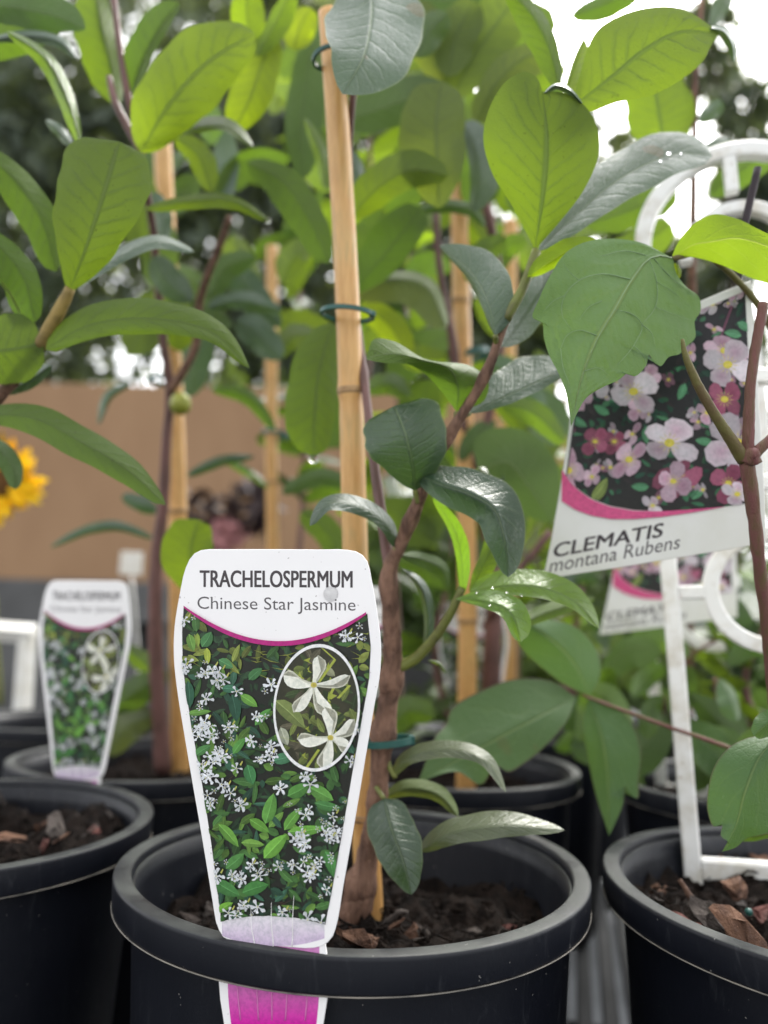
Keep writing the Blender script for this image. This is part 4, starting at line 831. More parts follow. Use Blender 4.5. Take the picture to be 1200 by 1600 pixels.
JS = empty('clematis_plant', (.27, .56, CAMZ - .123), 'dim leafy clematis in the pot behind the near trellis post', 'plant')
stem(JS, [(1000, 1215, .60), (1030, 1120, .58), (1075, 1030, .57), (1120, 1000, .56)], [.002, .0018, .0016, .001], M_CSTEM, 'stem', n=20)
stem(JS, [(1140, 1195, .52), (1125, 1110, .52), (1118, 1060, .52)], [.0022, .0022, .002], M_CSTEM, 'stem', n=14)
scatter(JS, 900, 1200, 980, 1230, 34, .47, .66, 110, ('cl', 'md', 'dk', 'cl'), 206)
scatter(JS, 1100, 1220, 900, 1020, 10, .5, .66, 100, ('cl', 'md', 'dk'), 207)
scatter(JS, 880, 1010, 900, 1010, 8, .56, .7, 90, ('md', 'dk'), 208)

# ---------------------------------------------------------------- trellis
tN = np.array([-.36, -1.0, -.02]); tN /= np.linalg.norm(tN)
TP0 = on_soil(1083, 1368, zC)                       # foot of the near post
tu = np.cross((0, 0, 1.0), tN); tu = -tu if tu[0] < 0 else tu; tu /= np.linalg.norm(tu)
top_ = ray_plane(1005, 392, TP0, tN); tv = top_ - TP0; HP = np.linalg.norm(tv); tv /= HP
tu = tu - tv * np.dot(tu, tv); tu /= np.linalg.norm(tu); tn = np.cross(tu, tv); 
if np.dot(tn, EYE - TP0) < 0: tn = -tn
def TL(u, v, n=0.): return TP0 + u * tu + v * tv + n * tn
def tuv(x, y):
    p = ray_plane(x, y, TP0, tn) - TP0; return np.dot(p, tu), np.dot(p, tv)
TW = .098                                            # distance between the two posts
def bar(pts, w=.0088, d=.0085, closed=False):
    P = np.array(pts, float); n = len(P)
    if closed: T = np.roll(P, -1, 0) - np.roll(P, 1, 0)
    else: T = np.gradient(P, axis=0)
    T /= np.linalg.norm(T, axis=1)[:, None]; N = np.stack([-T[:, 1], T[:, 0]], 1); V = []; F = []
    sec = [(-.5, -.38), (-.38, -.5), (.38, -.5), (.5, -.38), (.5, .38), (.38, .5), (-.38, .5), (-.5, .38)]
    for i in range(n):
        for a_, b_ in sec: q = P[i] + N[i] * a_ * w; V.append(TL(q[0], q[1], b_ * d))
    m = len(sec)
    for i in range(n if closed else n - 1):
        for j in range(m): F.append((i*m + j, ((i+1) % n)*m + j, ((i+1) % n)*m + (j+1) % m, i*m + (j+1) % m))
    if not closed: F += [tuple(range(m)), tuple((n-1)*m + j for j in range(m))[::-1]]
    return V, F
def make_trellis(label):
    t = empty('trellis', TP0, label, 'trellis', 'white plastic pot trellises')
    cu, rad = TW / 2, TW / 2
    child('post', *bar([(0, -.035), (0, 0), (0, HP * .5), (0, HP)]), t, [M_TREL], smooth=False)
    child('post', *bar([(TW, -.035), (TW, 0), (TW, HP * .5), (TW, HP)]), t, [M_TREL], smooth=False)
    arc = [(cu - rad * math.cos(q), HP + rad * math.sin(q)) for q in np.linspace(0, math.pi, 40)]
    child('arch', *bar(arc, d=.0083), t, [M_TREL], smooth=False)
    arc = [(cu - rad * .55 * math.cos(q), HP - .012 + rad * .55 * math.sin(q)) for q in np.linspace(0, math.pi, 30)]
    child('arch', *bar(arc, w=.007, d=.008), t, [M_TREL], smooth=False)
    child('crossbar', *bar([(.0047, .004), (TW * .5, .004), (TW - .0047, .004)], w=.010, d=.0080), t, [M_TREL], smooth=False)
    rv = tuv(1100, 925)[1]; rr = .0290
    child('rung', *bar([(.0047, rv), (cu - rr - .003, rv)], w=.0075, d=.0078), t, [M_TREL], smooth=False)
    child('rung', *bar([(cu + rr + .003, rv), (TW - .0047, rv)], w=.0075, d=.0078), t, [M_TREL], smooth=False)
    child('ring', *bar([(cu + rr * math.cos(q), rv + rr * math.sin(q)) for q in np.linspace(0, 2 * math.pi, 48, endpoint=False)], w=.0082, closed=True), t, [M_TREL], smooth=False)
    r2 = rv + .085
    child('ring', *bar([(cu + rr * math.cos(q), r2 + rr * math.sin(q)) for q in np.linspace(0, 2 * math.pi, 48, endpoint=False)], w=.0082, closed=True), t, [M_TREL], smooth=False)
    child('centre_bar', *bar([(cu, HP - .002 + rad * .55), (cu, HP + rad - .004)], w=.007, d=.0078), t, [M_TREL], smooth=False)
    return t
trel = make_trellis('white plastic trellis standing in the right hand clematis pot')
tr2 = copy_tree(trel); tr2['label'] = 'blurred white trellis further back behind the near trellis ring'
tr2.location = Vector(trel.location) + Vector((.062, .215, -.004))

# ---------------------------------------------------------------- labels
def text_geo(body, bold=0.):
    cu = bpy.data.curves.new('lettering', 'FONT'); cu.body = body; cu.offset = bold; cu.resolution_u = 4
    o = bpy.data.objects.new('lettering', cu); col.objects.link(o); dg = bpy.context.evaluated_depsgraph_get(); dg.update()
    me = bpy.data.meshes.new_from_object(o.evaluated_get(dg)); V = np.array([v.co[:2] for v in me.vertices]); F = [tuple(p.vertices) for p in me.polygons]
    bpy.data.objects.remove(o); bpy.data.meshes.remove(me); bpy.data.curves.remove(cu)
    lo, hi = V.min(0), V.max(0); return (V - lo) / (hi - lo), F
class Card:
    "a flat card: art is given in photo pixels and lands on the card's own plane"
    def __init__(s, p0, n, origin):
        s.p0 = np.asarray(p0, float); s.n = np.asarray(n, float) / np.linalg.norm(n); s.origin = np.asarray(origin, float)
    def pt(s, x, y, h=0.): return ray_plane(x, y, s.p0, s.n) + s.n * h
class Art:
    def __init__(s, card, z0, dz=4e-6, clip=None): s.c = card; s.z = z0; s.dz = dz; s.V = []; s.F = []; s.C = []; s.clip = clip
    def poly(s, pts, c, centre=None, cc=None):
        s.z += s.dz
        if s.clip: pts = [s.clip(*p) for p in pts]
        m = np.mean(pts, axis=0) if centre is None else (s.clip(*centre) if s.clip else centre)
        o = len(s.V); s.V.append(s.c.pt(m[0], m[1], s.z)); s.C.append(cc if cc is not None else c)
        for p in pts: s.V.append(s.c.pt(p[0], p[1], s.z)); s.C.append(c)
        n = len(pts)
        for i in range(n):
            a, b = o + 1 + i, o + 1 + (i + 1) % n; s.F.append((o, b, a))
    def band(s, A, B, c):
        s.z += s.dz; o = len(s.V); n = len(A)
        for p in A: s.V.append(s.c.pt(p[0], p[1], s.z)); s.C.append(c)
        for p in B: s.V.append(s.c.pt(p[0], p[1], s.z)); s.C.append(c)
        for i in range(n - 1): s.F.append((o + i, o + i + 1, o + n + i + 1, o + n + i))
    def grid(s, A, B, ca, cb, k=10):
        s.z += s.dz; A, B = np.array(A, float), np.array(B, float); n = len(A); o = len(s.V)
        for j in range(k + 1):
            f = j / k
            for i in range(n):
                p = A[i] + (B[i] - A[i]) * f; s.V.append(s.c.pt(p[0], p[1], s.z)); s.C.append(tuple(np.array(ca) + (np.array(cb) - np.array(ca)) * f))
        for j in range(k):
            for i in range(n - 1): s.F.append((o + j*n + i, o + j*n + i + 1, o + (j+1)*n + i + 1, o + (j+1)*n + i))
    def leaf(s, x, y, L, W, ang, c, g):
        "two halves, one side catching more light, and a midrib: how a printed leaf looks"
        ca, sa = math.cos(ang), math.sin(ang); ts = np.linspace(0, 1, 7); bend = g.uniform(-.15, .15)
        P = lambda t, w: (x + (t - .5) * L * ca - (w * W + bend * L * (t * (1 - t))) * sa, y + (t - .5) * L * sa + (w * W + bend * L * (t * (1 - t))) * ca)
        f = [(t ** .6) * ((1 - t) ** .8) * 1.9 for t in ts]
        c = np.array(c); k1, k2 = g.uniform(.75, .95), g.uniform(1.05, 1.3)
        mid = [P(t, 0) for t in ts]
        s.poly(mid + [P(t, .5 * q) for t, q in list(zip(ts, f))[::-1]], tuple(c * k1), None, tuple(c * k1 * 1.15))
        s.z -= s.dz; s.poly(mid + [P(t, -.5 * q) for t, q in list(zip(ts, f))[::-1]], tuple(c * k2), None, tuple(c * k2 * .9))
        if L > 24: s.poly([P(.02, .025), P(.5, .02), P(.95, 0), P(.5, -.02), P(.02, -.025)], tuple(c * 1.6 + .02))
    def star(s, x, y, r, ang, g, dim=1.):
        sq = g.uniform(.55, 1); t0 = g.uniform(0, 3.14); c0, s0 = math.cos(t0), math.sin(t0)
        for k in range(5):
            a = ang + k * 1.2566 + g.normal() * .1; rr = r * g.uniform(.8, 1.15); pts = []
            for (u, v) in ((.05, -.06), (.5, -.05), (.8, -.17), (1.0, .02), (.95, .26), (.7, .22), (.35, .05), (.05, .06)):
                px = rr * (u * math.cos(a) - v * math.sin(a)); py = rr * (u * math.sin(a) + v * math.cos(a))
                qx = px * c0 + py * s0; qy = (-px * s0 + py * c0) * sq; pts.append((x + qx * c0 - qy * s0, y + qx * s0 + qy * c0))
            sh = g.uniform(.82, 1.04) * dim; s.poly(pts, (.84 * sh, .85 * sh, .87 * sh), None, (.76 * sh, .78 * sh, .83 * sh))
        s.poly([(x + 1.1 * math.cos(q), y + 1.1 * math.sin(q)) for q in np.linspace(0, 6.28, 6)], (.45, .42, .08))
    def make(s, name, parent, mat=None):
        return child(name, s.V, s.F, parent, [mat or M_PRINT], smooth=False, colr=np.array(s.C))
def panel_geo(card, outline, thick, bev=.0003):
    "card blank with thickness and a soft edge"
    n = len(outline); P = np.array(outline, float); c = P.mean(0); V, F = [], []
    rings = ((0.997, 0.0), (1.0, -bev), (1.0, -thick + bev), (.997, -thick))
    for k, h in rings:
        for p in P: q = c + (p - c) * k; V.append(card.pt(q[0], q[1], h))
    for r in range(3):
        for i in range(n): F.append((r*n + i, r*n + (i+1) % n, (r+1)*n + (i+1) % n, (r+1)*n + i))
    bm = bmesh.new(); vs = [bm.verts.new(v) for v in V]
    for f in F: bm.faces.new([vs[i] for i in f])
    for a in (0, 3): 
        f = bm.faces.new([vs[a*n + i] for i in range(n)])
    bmesh.ops.triangulate(bm, faces=[f for f in bm.faces if len(f.verts) > 4]); bmesh.ops.recalc_face_normals(bm, faces=bm.faces[:])
    bm.verts.index_update(); V = [np.array(v.co) for v in bm.verts]; F = [tuple(v.index for v in f.verts) for f in bm.faces]; bm.free(); return V, F
def lettering(card, body, bl_, br_, up_, h, parent, mat, bold=0., name='lettering'):
    V, F = text_geo(body, 0.0 if bold > .01 else bold); bl_, br_, up_ = np.array(bl_, float), np.array(br_, float), np.array(up_, float)
    W = [card.pt(*(bl_ + (br_ - bl_) * v[0] + up_ * v[1]), h) for v in V]
    if bold > .01:                           # a heavier weight: the strokes laid side by side
        n0 = len(W); F0 = list(F); e = (br_ - bl_) / np.linalg.norm(br_ - bl_)
        for k_, (dx, dy) in enumerate(((.6, 0), (1.2, 0), (0, .6), (.6, .6), (1.2, .6))):
            W += [card.pt(*(bl_ + (br_ - bl_) * v[0] + up_ * v[1] + e * dx * bold * 50 + up_ / np.linalg.norm(up_) * dy * bold * 50), h + 4e-6 * (k_ + 1)) for v in V]; F = F + [tuple(i + n0 * (k_ + 1) for i in f) for f in F0]
    return child(name, W, F, parent, [mat], smooth=False)
def smooth_loop(pts, k=5):
    P = np.array(list(pts) + [pts[0]], float); n = len(P); out = []
    return [tuple(p) for p in cr(np.concatenate([P[-3:-1], P, P[1:3]]), (n + 3) * k + 1)[2*k:-2*k - 1]]

LN = np.array([-math.sin(R(15.5)), -math.cos(R(15.5)), 0])      # the way the front label faces
def jasmine_label(label):
    n = LN; yf = PF[1] + LN[1] * .0972; card = Card((PF[0] + LN[0] * .0972, yf, CAMZ - .101), n, None)
    t = empty('plant_label', (PF[0] + LN[0] * .0972, yf, CAMZ - .115), label, 'plant label', 'star jasmine picture labels in pots')
    outl = [(322, 858.5), (380, 858), (440, 858), (500, 858.5), (543, 859), (562, 864), (573, 876), (580, 904), (589, 955), (595, 1010), (593, 1055), (584, 1105), (568, 1200), (551, 1300), (535, 1390), (525, 1447), (518, 1466), (506, 1477), (494, 1481), (430, 1478), (366, 1473), (350, 1466), (341, 1452), (331, 1402), (316, 1312), (301, 1227), (288, 1150), (277, 1082), (271.5, 1032), (272, 982), (280, 930), (290, 886), (299, 869), (309, 861)]
    child('panel', *panel_geo(card, smooth_loop(outl, 3), .0007), t, [M_TAG], smooth=False)
    low = [(352, 1466), (430, 1472), (508, 1474), (512, 1500), (513.5, 1530), (511, 1562), (505, 1600), (494, 1650), (470, 1690), (428, 1705), (386, 1690), (360, 1650), (350, 1600), (344, 1562), (341.5, 1530), (345, 1490)]
    child('stem_blade', *panel_geo(Card(card.p0 + (-LN * .0003), n, None), low, .0007), t, [M_TAG], smooth=False)
    # picture print -----------------------------------------------------------
    xl = lambda y: float(np.interp(y, [950, 985, 1040, 1090, 1150, 1220, 1310, 1400, 1442], [287, 284.5, 285.5, 292, 302, 315, 329, 341, 346]))
    xr = lambda y: float(np.interp(y, [955, 1010, 1060, 1110, 1200, 1300, 1390, 1446], [573.5, 579.5, 577, 568, 552, 535, 519, 508]))
    top = lambda x: 1008 - 59 * abs((x - 436) / 148) ** 2.05 + .012 * (x - 436)
    bot = lambda x: 1431 + 11.5 * abs((x - 426) / 82) ** 2 + .03 * (x - 426)
    def clip(x, y):
        for _ in range(2):
            y = min(max(y, top(min(max(x, 288), 574))), bot(min(max(x, 345), 508))); x = min(max(x, xl(y)), xr(y))
        return (x, y)
    A = Art(card, .00002, 4e-7, clip); g = np.random.default_rng(77)
    ys = np.linspace(948, 1446, 40)
    A.clip = None
    rows = []
    for u in np.linspace(0, 1, 50):
        row = []
        for v_ in np.linspace(0, 1, 50):
            x = 430.0
            for _ in range(6):
                y = top(min(max(x, 287), 573.5)) * (1 - u) + bot(min(max(x, 346), 508)) * u; x = xl(y) + (xr(y) - xl(y)) * v_
            row.append((x, y))
        rows.append(row)
    for i in range(49): A.z -= A.dz; A.grid(rows[i], rows[i+1], (.016, .017, .013), (.016, .018, .013), 1)
    A.clip = clip
    for k in range(460):                     # dim leaves deep in the picture
        y = g.uniform(955, 1440); x = g.uniform(xl(y), xr(y)); c = np.array((.030, .068, .030)) * g.uniform(.3, 1.2)
        A.leaf(x, y, g.uniform(10, 26), g.uniform(6, 13), g.uniform(0, 6.28), c, g)
    for k in range(330):
        y = g.uniform(958, 1438); x = g.uniform(xl(y), xr(y)); f = g.uniform()
        c = (.055, .14, .035) if f < .45 else (.11, .22, .04) if f < .75 else (.035, .10, .06)
        if y < 1045 and f > .4: c = (.20, .24, .05)
        A.leaf(x, y, g.uniform(13, 36), g.uniform(8, 18), g.uniform(0, 6.28), np.array(c) * g.uniform(.4, 1.15), g)
    for k in range(70):                      # thin yellowish shoots near the top and brown twigs
        y = g.uniform(985, 1060) if k < 50 else g.uniform(1060, 1430); x = g.uniform(xl(y), xr(y)); a = g.uniform(-.7, .7); L = g.uniform(14, 40); c = (.24, .26, .05) if k < 50 else (.07, .045, .03)
        A.poly([(x, y), (x + L * .5 * math.cos(a) - 2 * math.sin(a), y + L * .5 * math.sin(a) + 2), (x + L * math.cos(a), y + L * math.sin(a)), (x + L * .5 * math.cos(a), y + L * .5 * math.sin(a) + 3.1)], c)
    for (x, y, L, W, a, c) in [(422, 1263, 46, 26, -1.3, (.10, .26, .05)), (459, 1279, 42, 20, -.9, (.12, .30, .05)), (480, 1296, 56, 20, -.1, (.13, .32, .05)), (431, 1322, 48, 28, -.8, (.14, .34, .05)), (406, 1290, 34, 20, .6, (.11, .27, .04)), (358, 1305, 44, 20, .85, (.13, .30, .05)), (368, 1345, 34, 24, -.7, (.07, .20, .05)), (355, 1388, 44, 26, .5, (.06, .19, .05)), (467, 1234, 36, 26, -.5, (.07, .20, .04)), (503, 1240, 40, 26, .5, (.10, .25, .05)), (396, 1318, 34, 16, .1, (.14, .28, .05)), (513, 1258, 40, 18, .2, (.06, .18, .05)), (517, 1350, 42, 22, 1.2, (.06, .20, .05)), (352, 1417, 28, 16, -.5, (.14, .32, .04)), (400, 1388, 40, 26, -.3, (.05, .17, .04)), (300, 1004, 26, 17, 1.3, (.13, .26, .05)), (310, 1000, 20, 10, 1.5, (.22, .30, .05)), (324, 999, 26, 22, -1.0, (.06, .18, .06)), (325, 1025, 24, 13, 1.5, (.30, .36, .05)), (354, 1037, 24, 18, .5, (.08, .22, .08)), (400, 1053, 26, 18, -.7, (.05, .15, .05)), (390, 1095, 30, 18, .6, (.13, .30, .05)), (412, 1120, 34, 16, -.8, (.08, .24, .05)), (361, 1077, 26, 16, .1, (.05, .16, .09)), (296, 1085, 40, 18, 1.5, (.025, .09, .05)), (312, 1113, 36, 12, -.1, (.12, .26, .05)), (367, 1106, 40, 24, 1.4, (.02, .07, .04)), (318, 1172, 28, 16, -.5, (.07, .2, .06)), (375, 1165, 30, 16, -.9, (.08, .24, .05)), (392, 1210, 30, 24, 1.3, (.05, .18, .06)), (445, 1185, 34, 22, -.2, (.06, .18, .09))]:
        A.leaf(x, y, L * 1.08, W * 1.1, a, c, g)
    cl = [(323, 1050), (344, 1050), (350, 1062), (287, 1044), (324, 1092), (317, 1140), (330, 1134), (359, 1137), (395, 1158), (401, 1119), (425, 1071), (371, 1080), (425, 1164), (410, 1185), (422, 1180), (341, 1176), (326, 1209), (371, 1200), (542, 993), (560, 996), (290, 969), (476, 1212), (548, 1188), (560, 1140), (323, 1215), (362, 1239), (377, 1257), (353, 1230), (326, 1242), (331, 1258), (440, 1233), (479, 1272), (486, 1225), (512, 1299), (521, 1275), (527, 1305), (467, 1314), (474, 1320), (392, 1353), (365, 1365), (377, 1371), (407, 1368), (341, 1368), (437, 1353), (461, 1350), (482, 1362), (494, 1350), (512, 1389), (374, 1422), (383, 1413), (359, 1425), (404, 1416), (482, 1434), (443, 1425), (503, 1440), (340, 1062), (333, 1045), (322, 1128), (334, 1147), (312, 1150), (349, 1180), (335, 1190), (316, 1200), (470, 1305), (487, 1368), (476, 1345), (516, 1310), (522, 1290)]
    for k in range(90):                      # small out of focus blossoms and buds between the clusters
        q = cl[int(g.integers(len(cl)))]; A.star(q[0] + g.normal() * 13, q[1] + g.normal() * 12, g.uniform(3.5, 7), g.uniform(0, 6.28), g, g.uniform(.45, .9))
    for x, y in cl:
        for q in range(1 if g.uniform() < .3 else 2 if g.uniform() < .7 else 3): A.star(x + g.normal() * 3.5 * q, y + g.normal() * 3.5 * q, g.uniform(8.5, 14), g.uniform(0, 6.28), g, g.uniform(.75, 1))
        if g.uniform() < .35: A.poly([(x + 5, y - 6), (x + 9, y - 12), (x + 10, y - 10), (x + 7, y - 4)], (.42, .42, .10))
    A.make('printed_photo', t)
    H = A.z
    # inset oval picture ------------------------------------------------------
    cx, cy, ra, rb, th = 496.5, 1105.5, 67.5, 99.5, R(4)
    def oval(k, q): x, y = ra * k * math.cos(q), rb * k * math.sin(q); return (cx + x * math.cos(th) - y * math.sin(th), cy + x * math.sin(th) + y * math.cos(th))
    def clip2(x, y):
        dx, dy = x - cx, y - cy; u, v = (dx * math.cos(th) + dy * math.sin(th)) / ra, (-dx * math.sin(th) + dy * math.cos(th)) / rb; k = math.hypot(u, v)
        return (x, y) if k <= .965 else (cx + dx / k * .965, cy + dy / k * .965)
    B = Art(card, H + 2e-6, 4e-7, None); qs = np.linspace(0, 2 * math.pi, 64)
    B.poly([oval(.965, q) for q in qs[:-1]], (.030, .030, .016), None, (.055, .05, .026)); B.clip = clip2
    for k in range(90):
        a = g.uniform(0, 6.28); k2 = math.sqrt(g.uniform()) * .9; x, y = oval(k2, a); f = g.uniform()
        c = (.035, .055, .018) if f < .5 else (.13, .16, .04) if f < .8 else (.09, .08, .05)
        B.leaf(x, y, g.uniform(16, 36), g.uniform(7, 16), g.uniform(0, 6.28), np.array(c) * g.uniform(.5, 1.2), g)
    B.leaf(455, 1115, 64, 34, .75, (.16, .20, .06), g); B.leaf(446, 1150, 30, 22, 1.2, (.34, .35, .26), g); B.leaf(516, 1050, 22, 17, .6, (.24, .25, .15), g)
    for (x0, y0, x1, y1) in ((500, 1065, 525, 1030), (525, 1030, 505, 1012), (515, 1090, 530, 1060), (470, 1160, 440, 1150), (530, 1090, 548, 1070), (500, 1170, 480, 1200)):
        B.poly([(x0 - 2, y0), (x1 - 2, y1), (x1 + 2, y1 + 1), (x0 + 2, y0 + 1)], (.34, .38, .06))
    for k in range(22):
        x, y = oval(math.sqrt(g.uniform()) * .85, g.uniform(0, 6.28)); B.poly([(x, y), (x + g.normal() * 5, y + 4), (x + 3, y + 10), (x - 3, y + 8)], (.30, .34, .05))
    def petal(c0, tip, w, bend, dark):
        c0, tip = np.array(c0, float), np.array(tip, float); d = tip - c0; nn = np.array((-d[1], d[0])) / np.linalg.norm(d); Lh_, Rh_ = [], []
        for u in np.linspace(0, 1, 9):
            m = c0 + d * u + nn * bend * math.sin(u * 3.14); Lh_.append(m + nn * w * (.14 + .86 * u ** 1.3) * (1 - u ** 7) * .85); Rh_.append(m - nn * w * (.14 + .86 * u ** .9) * (1 - u ** 7) * .65)
        B.poly([tuple(p) for p in Lh_] + [tuple(p) for p in Rh_[::-1]], (.80 * dark, .79 * dark, .70 * dark), None, (.70 * dark, .69 * dark, .60 * dark))
        B.poly([tuple(p) for p in Lh_] + [tuple(p + nn * -w * .10) for p in Lh_[::-1]], (.58 * dark, .57 * dark, .46 * dark))
    for c0, tips in (((492, 1070), [((500, 1024), 22, 3), ((444, 1052), 24, -6), ((549, 1056), 18, 5), ((460, 1112), 20, -3), ((518, 1116), 24, 5)]), ((518, 1152), [((511, 1104), 24, 4), ((556, 1124), 22, 6), ((466, 1153), 22, -5), ((504, 1200), 24, -3), ((546, 1172), 20, -4)])):
        for tip, w, b_ in tips: petal(c0, tip, w, b_, g.uniform(.9, 1.05))
        B.poly([(c0[0] + 5 * math.cos(q), c0[1] + 4.5 * math.sin(q)) for q in np.linspace(0, 6.28, 10)], (.55, .47, .10), None, (.38, .30, .05))
    B.make('inset_photo', t)
    W = Art(card, B.z + 2e-6, 1e-6); W.band([oval(1.0, q) for q in qs], [oval(.948, q) for q in qs], (.80, .785, .785)); W.make('inset_border', t)
    # magenta arc, lilac panel, ribs, lettering -------------------------------
    M_ = Art(card, H + 2e-6, 1e-6); xs = np.linspace(289, 573.5, 40)
    M_.band([(x, top(x) - 6.4 + 5.0 * abs((x - 436) / 148) ** 4) for x in xs], [(x, top(x) + 1.2) for x in xs], (.44, .016, .19)); M_.make('printed_arc', t)
    Lp = Art(card, .00003, 3e-6); xs = np.linspace(347, 507, 24)
    Lp.grid([(x, bot(x) + .8) for x in xs], [(x, 1478 - 14 * abs((x - 428) / 80) ** 2.2 + .02 * (x - 428)) for x in xs], (.72, .68, .72), (.57, .44, .61), 8); Lp.make('printed_fade', t)
    pk = Art(Card(card.p0 + (-LN * .0003), n, None), .00003, 3e-6); yy = np.linspace(1474, 1690, 30)
    rx = lambda y: 499 - 12 * max(0, (y - 1540) / 110) ** 1.6; lx = lambda y: 356 + 14 * max(0, (y - 1540) / 110) ** 1.6
    rows = [[(lx(y) + (rx(y) - lx(y)) * f, y) for f in np.linspace(0, 1, 8)] for y in yy]
    for i in range(len(yy) - 1):
        f0, f1 = [min(1, max(0, (y - 1510) / 90)) for y in (yy[i], yy[i+1])]; m = lambda f: tuple(np.array((.56, .21, .47)) * (1 - f) + np.array((.60, .010, .34)) * f)
        pk.z -= pk.dz; pk.grid(rows[i], rows[i+1], m(f0), m(f1), 1)
    pk.make('printed_fade', t)
    for (xa, xb, y0, y1) in ((394, 398, 1418, 1479), (426, 427, 1408, 1480), (461, 456, 1398, 1480)):
        V, F, uv = tube([card.pt(xa, y0, H + .00002), card.pt(xa * .6 + xb * .4, y0 * .45 + y1 * .55, H + .0001), card.pt(xa * .3 + xb * .7, y0 * .2 + y1 * .8, .0001), card.pt(xb, y1, .0001)], [.00004, .00012, .0002, .0002], 6, 8); child('rib', V, F, t, [M_TAG])
    c2 = Card(card.p0 + (-LN * .0003), n, None)
    for (xa, xb) in ((370, 376), (401, 404), (425, 425), (450, 446), (482, 477)):
        V, F, uv = tube([c2.pt(xa, 1532, .00006), c2.pt((xa + xb) / 2, 1565, .00012), c2.pt(xb, 1594, .00006)], .00022, 6, 6); child('rib', V, F, t, [M_PRIB])
    lettering(card, 'TRACHELOSPERMUM', (312, 917.5), (549.8, 918.5), (0, -26), 3e-5, t, M_INK, .022)
    lettering(card, 'Chinese Star Jasmine', (308.5, 957.5), (555.5, 960.5), (0, -25.5), 3e-5, t, M_INK2, -.002)
    return t
M_PRIB = plain('pink_rib', (.62, .20, .46), .4, .4, var=.1)
lab1 = jasmine_label('sharp star jasmine label clipped over the rim of the front pot')
def put_label(pot, ang, label, turn=0):
    "the same label clipped to another pot's rim, facing ANG degrees right of straight towards the lens"
    c = copy_tree(lab1); d = np.array((math.sin(R(ang)), -math.cos(R(ang)))); c.location = (pot[0] + d[0] * .0972, pot[1] + d[1] * .0972, CAMZ - .115)
    c.rotation_euler.z = R(ang + turn + 15.5); c['label'] = label; return c
def drop(p, n, r, label, grp=None, flat=.6):
    bm = bmesh.new(); bmesh.ops.create_uvsphere(bm, u_segments=16, v_segments=10, radius=r)
    q = Vector(map(float, n)).normalized().to_track_quat('Z', 'Y').to_matrix()
    for v in bm.verts: v.co.z = max(v.co.z, -.15 * r) * flat; v.co = q @ v.co
    V = [tuple(v.co) for v in bm.verts]; F = [tuple(v.index for v in f.verts) for f in bm.faces]; bm.free()
    o = obj('water_drop', mesh('water_drop', V, F, [M_WATER]), None, p); return tag(o, label, 'water drop', grp)
cf = Card((PF[0] + LN[0] * .0972, PF[1] + LN[1] * .0972, CAMZ - .101), LN, None)
drop(cf.pt(517, 928, 1e-4), LN, .0026, 'flat clear water drop on the white top of the front label', None, .3)
# the small blurred label, then two more further back
lz = CAMZ - .115
put_label((PK[0], PK[1]), -13, 'blurred smaller star jasmine label in the left rear pot', -8)
put_label((-.045, .585), 12, 'star jasmine label mostly hidden directly behind the front stem')
put_label((.14, .83), -32, 'blurred star jasmine label low behind the middle cane')

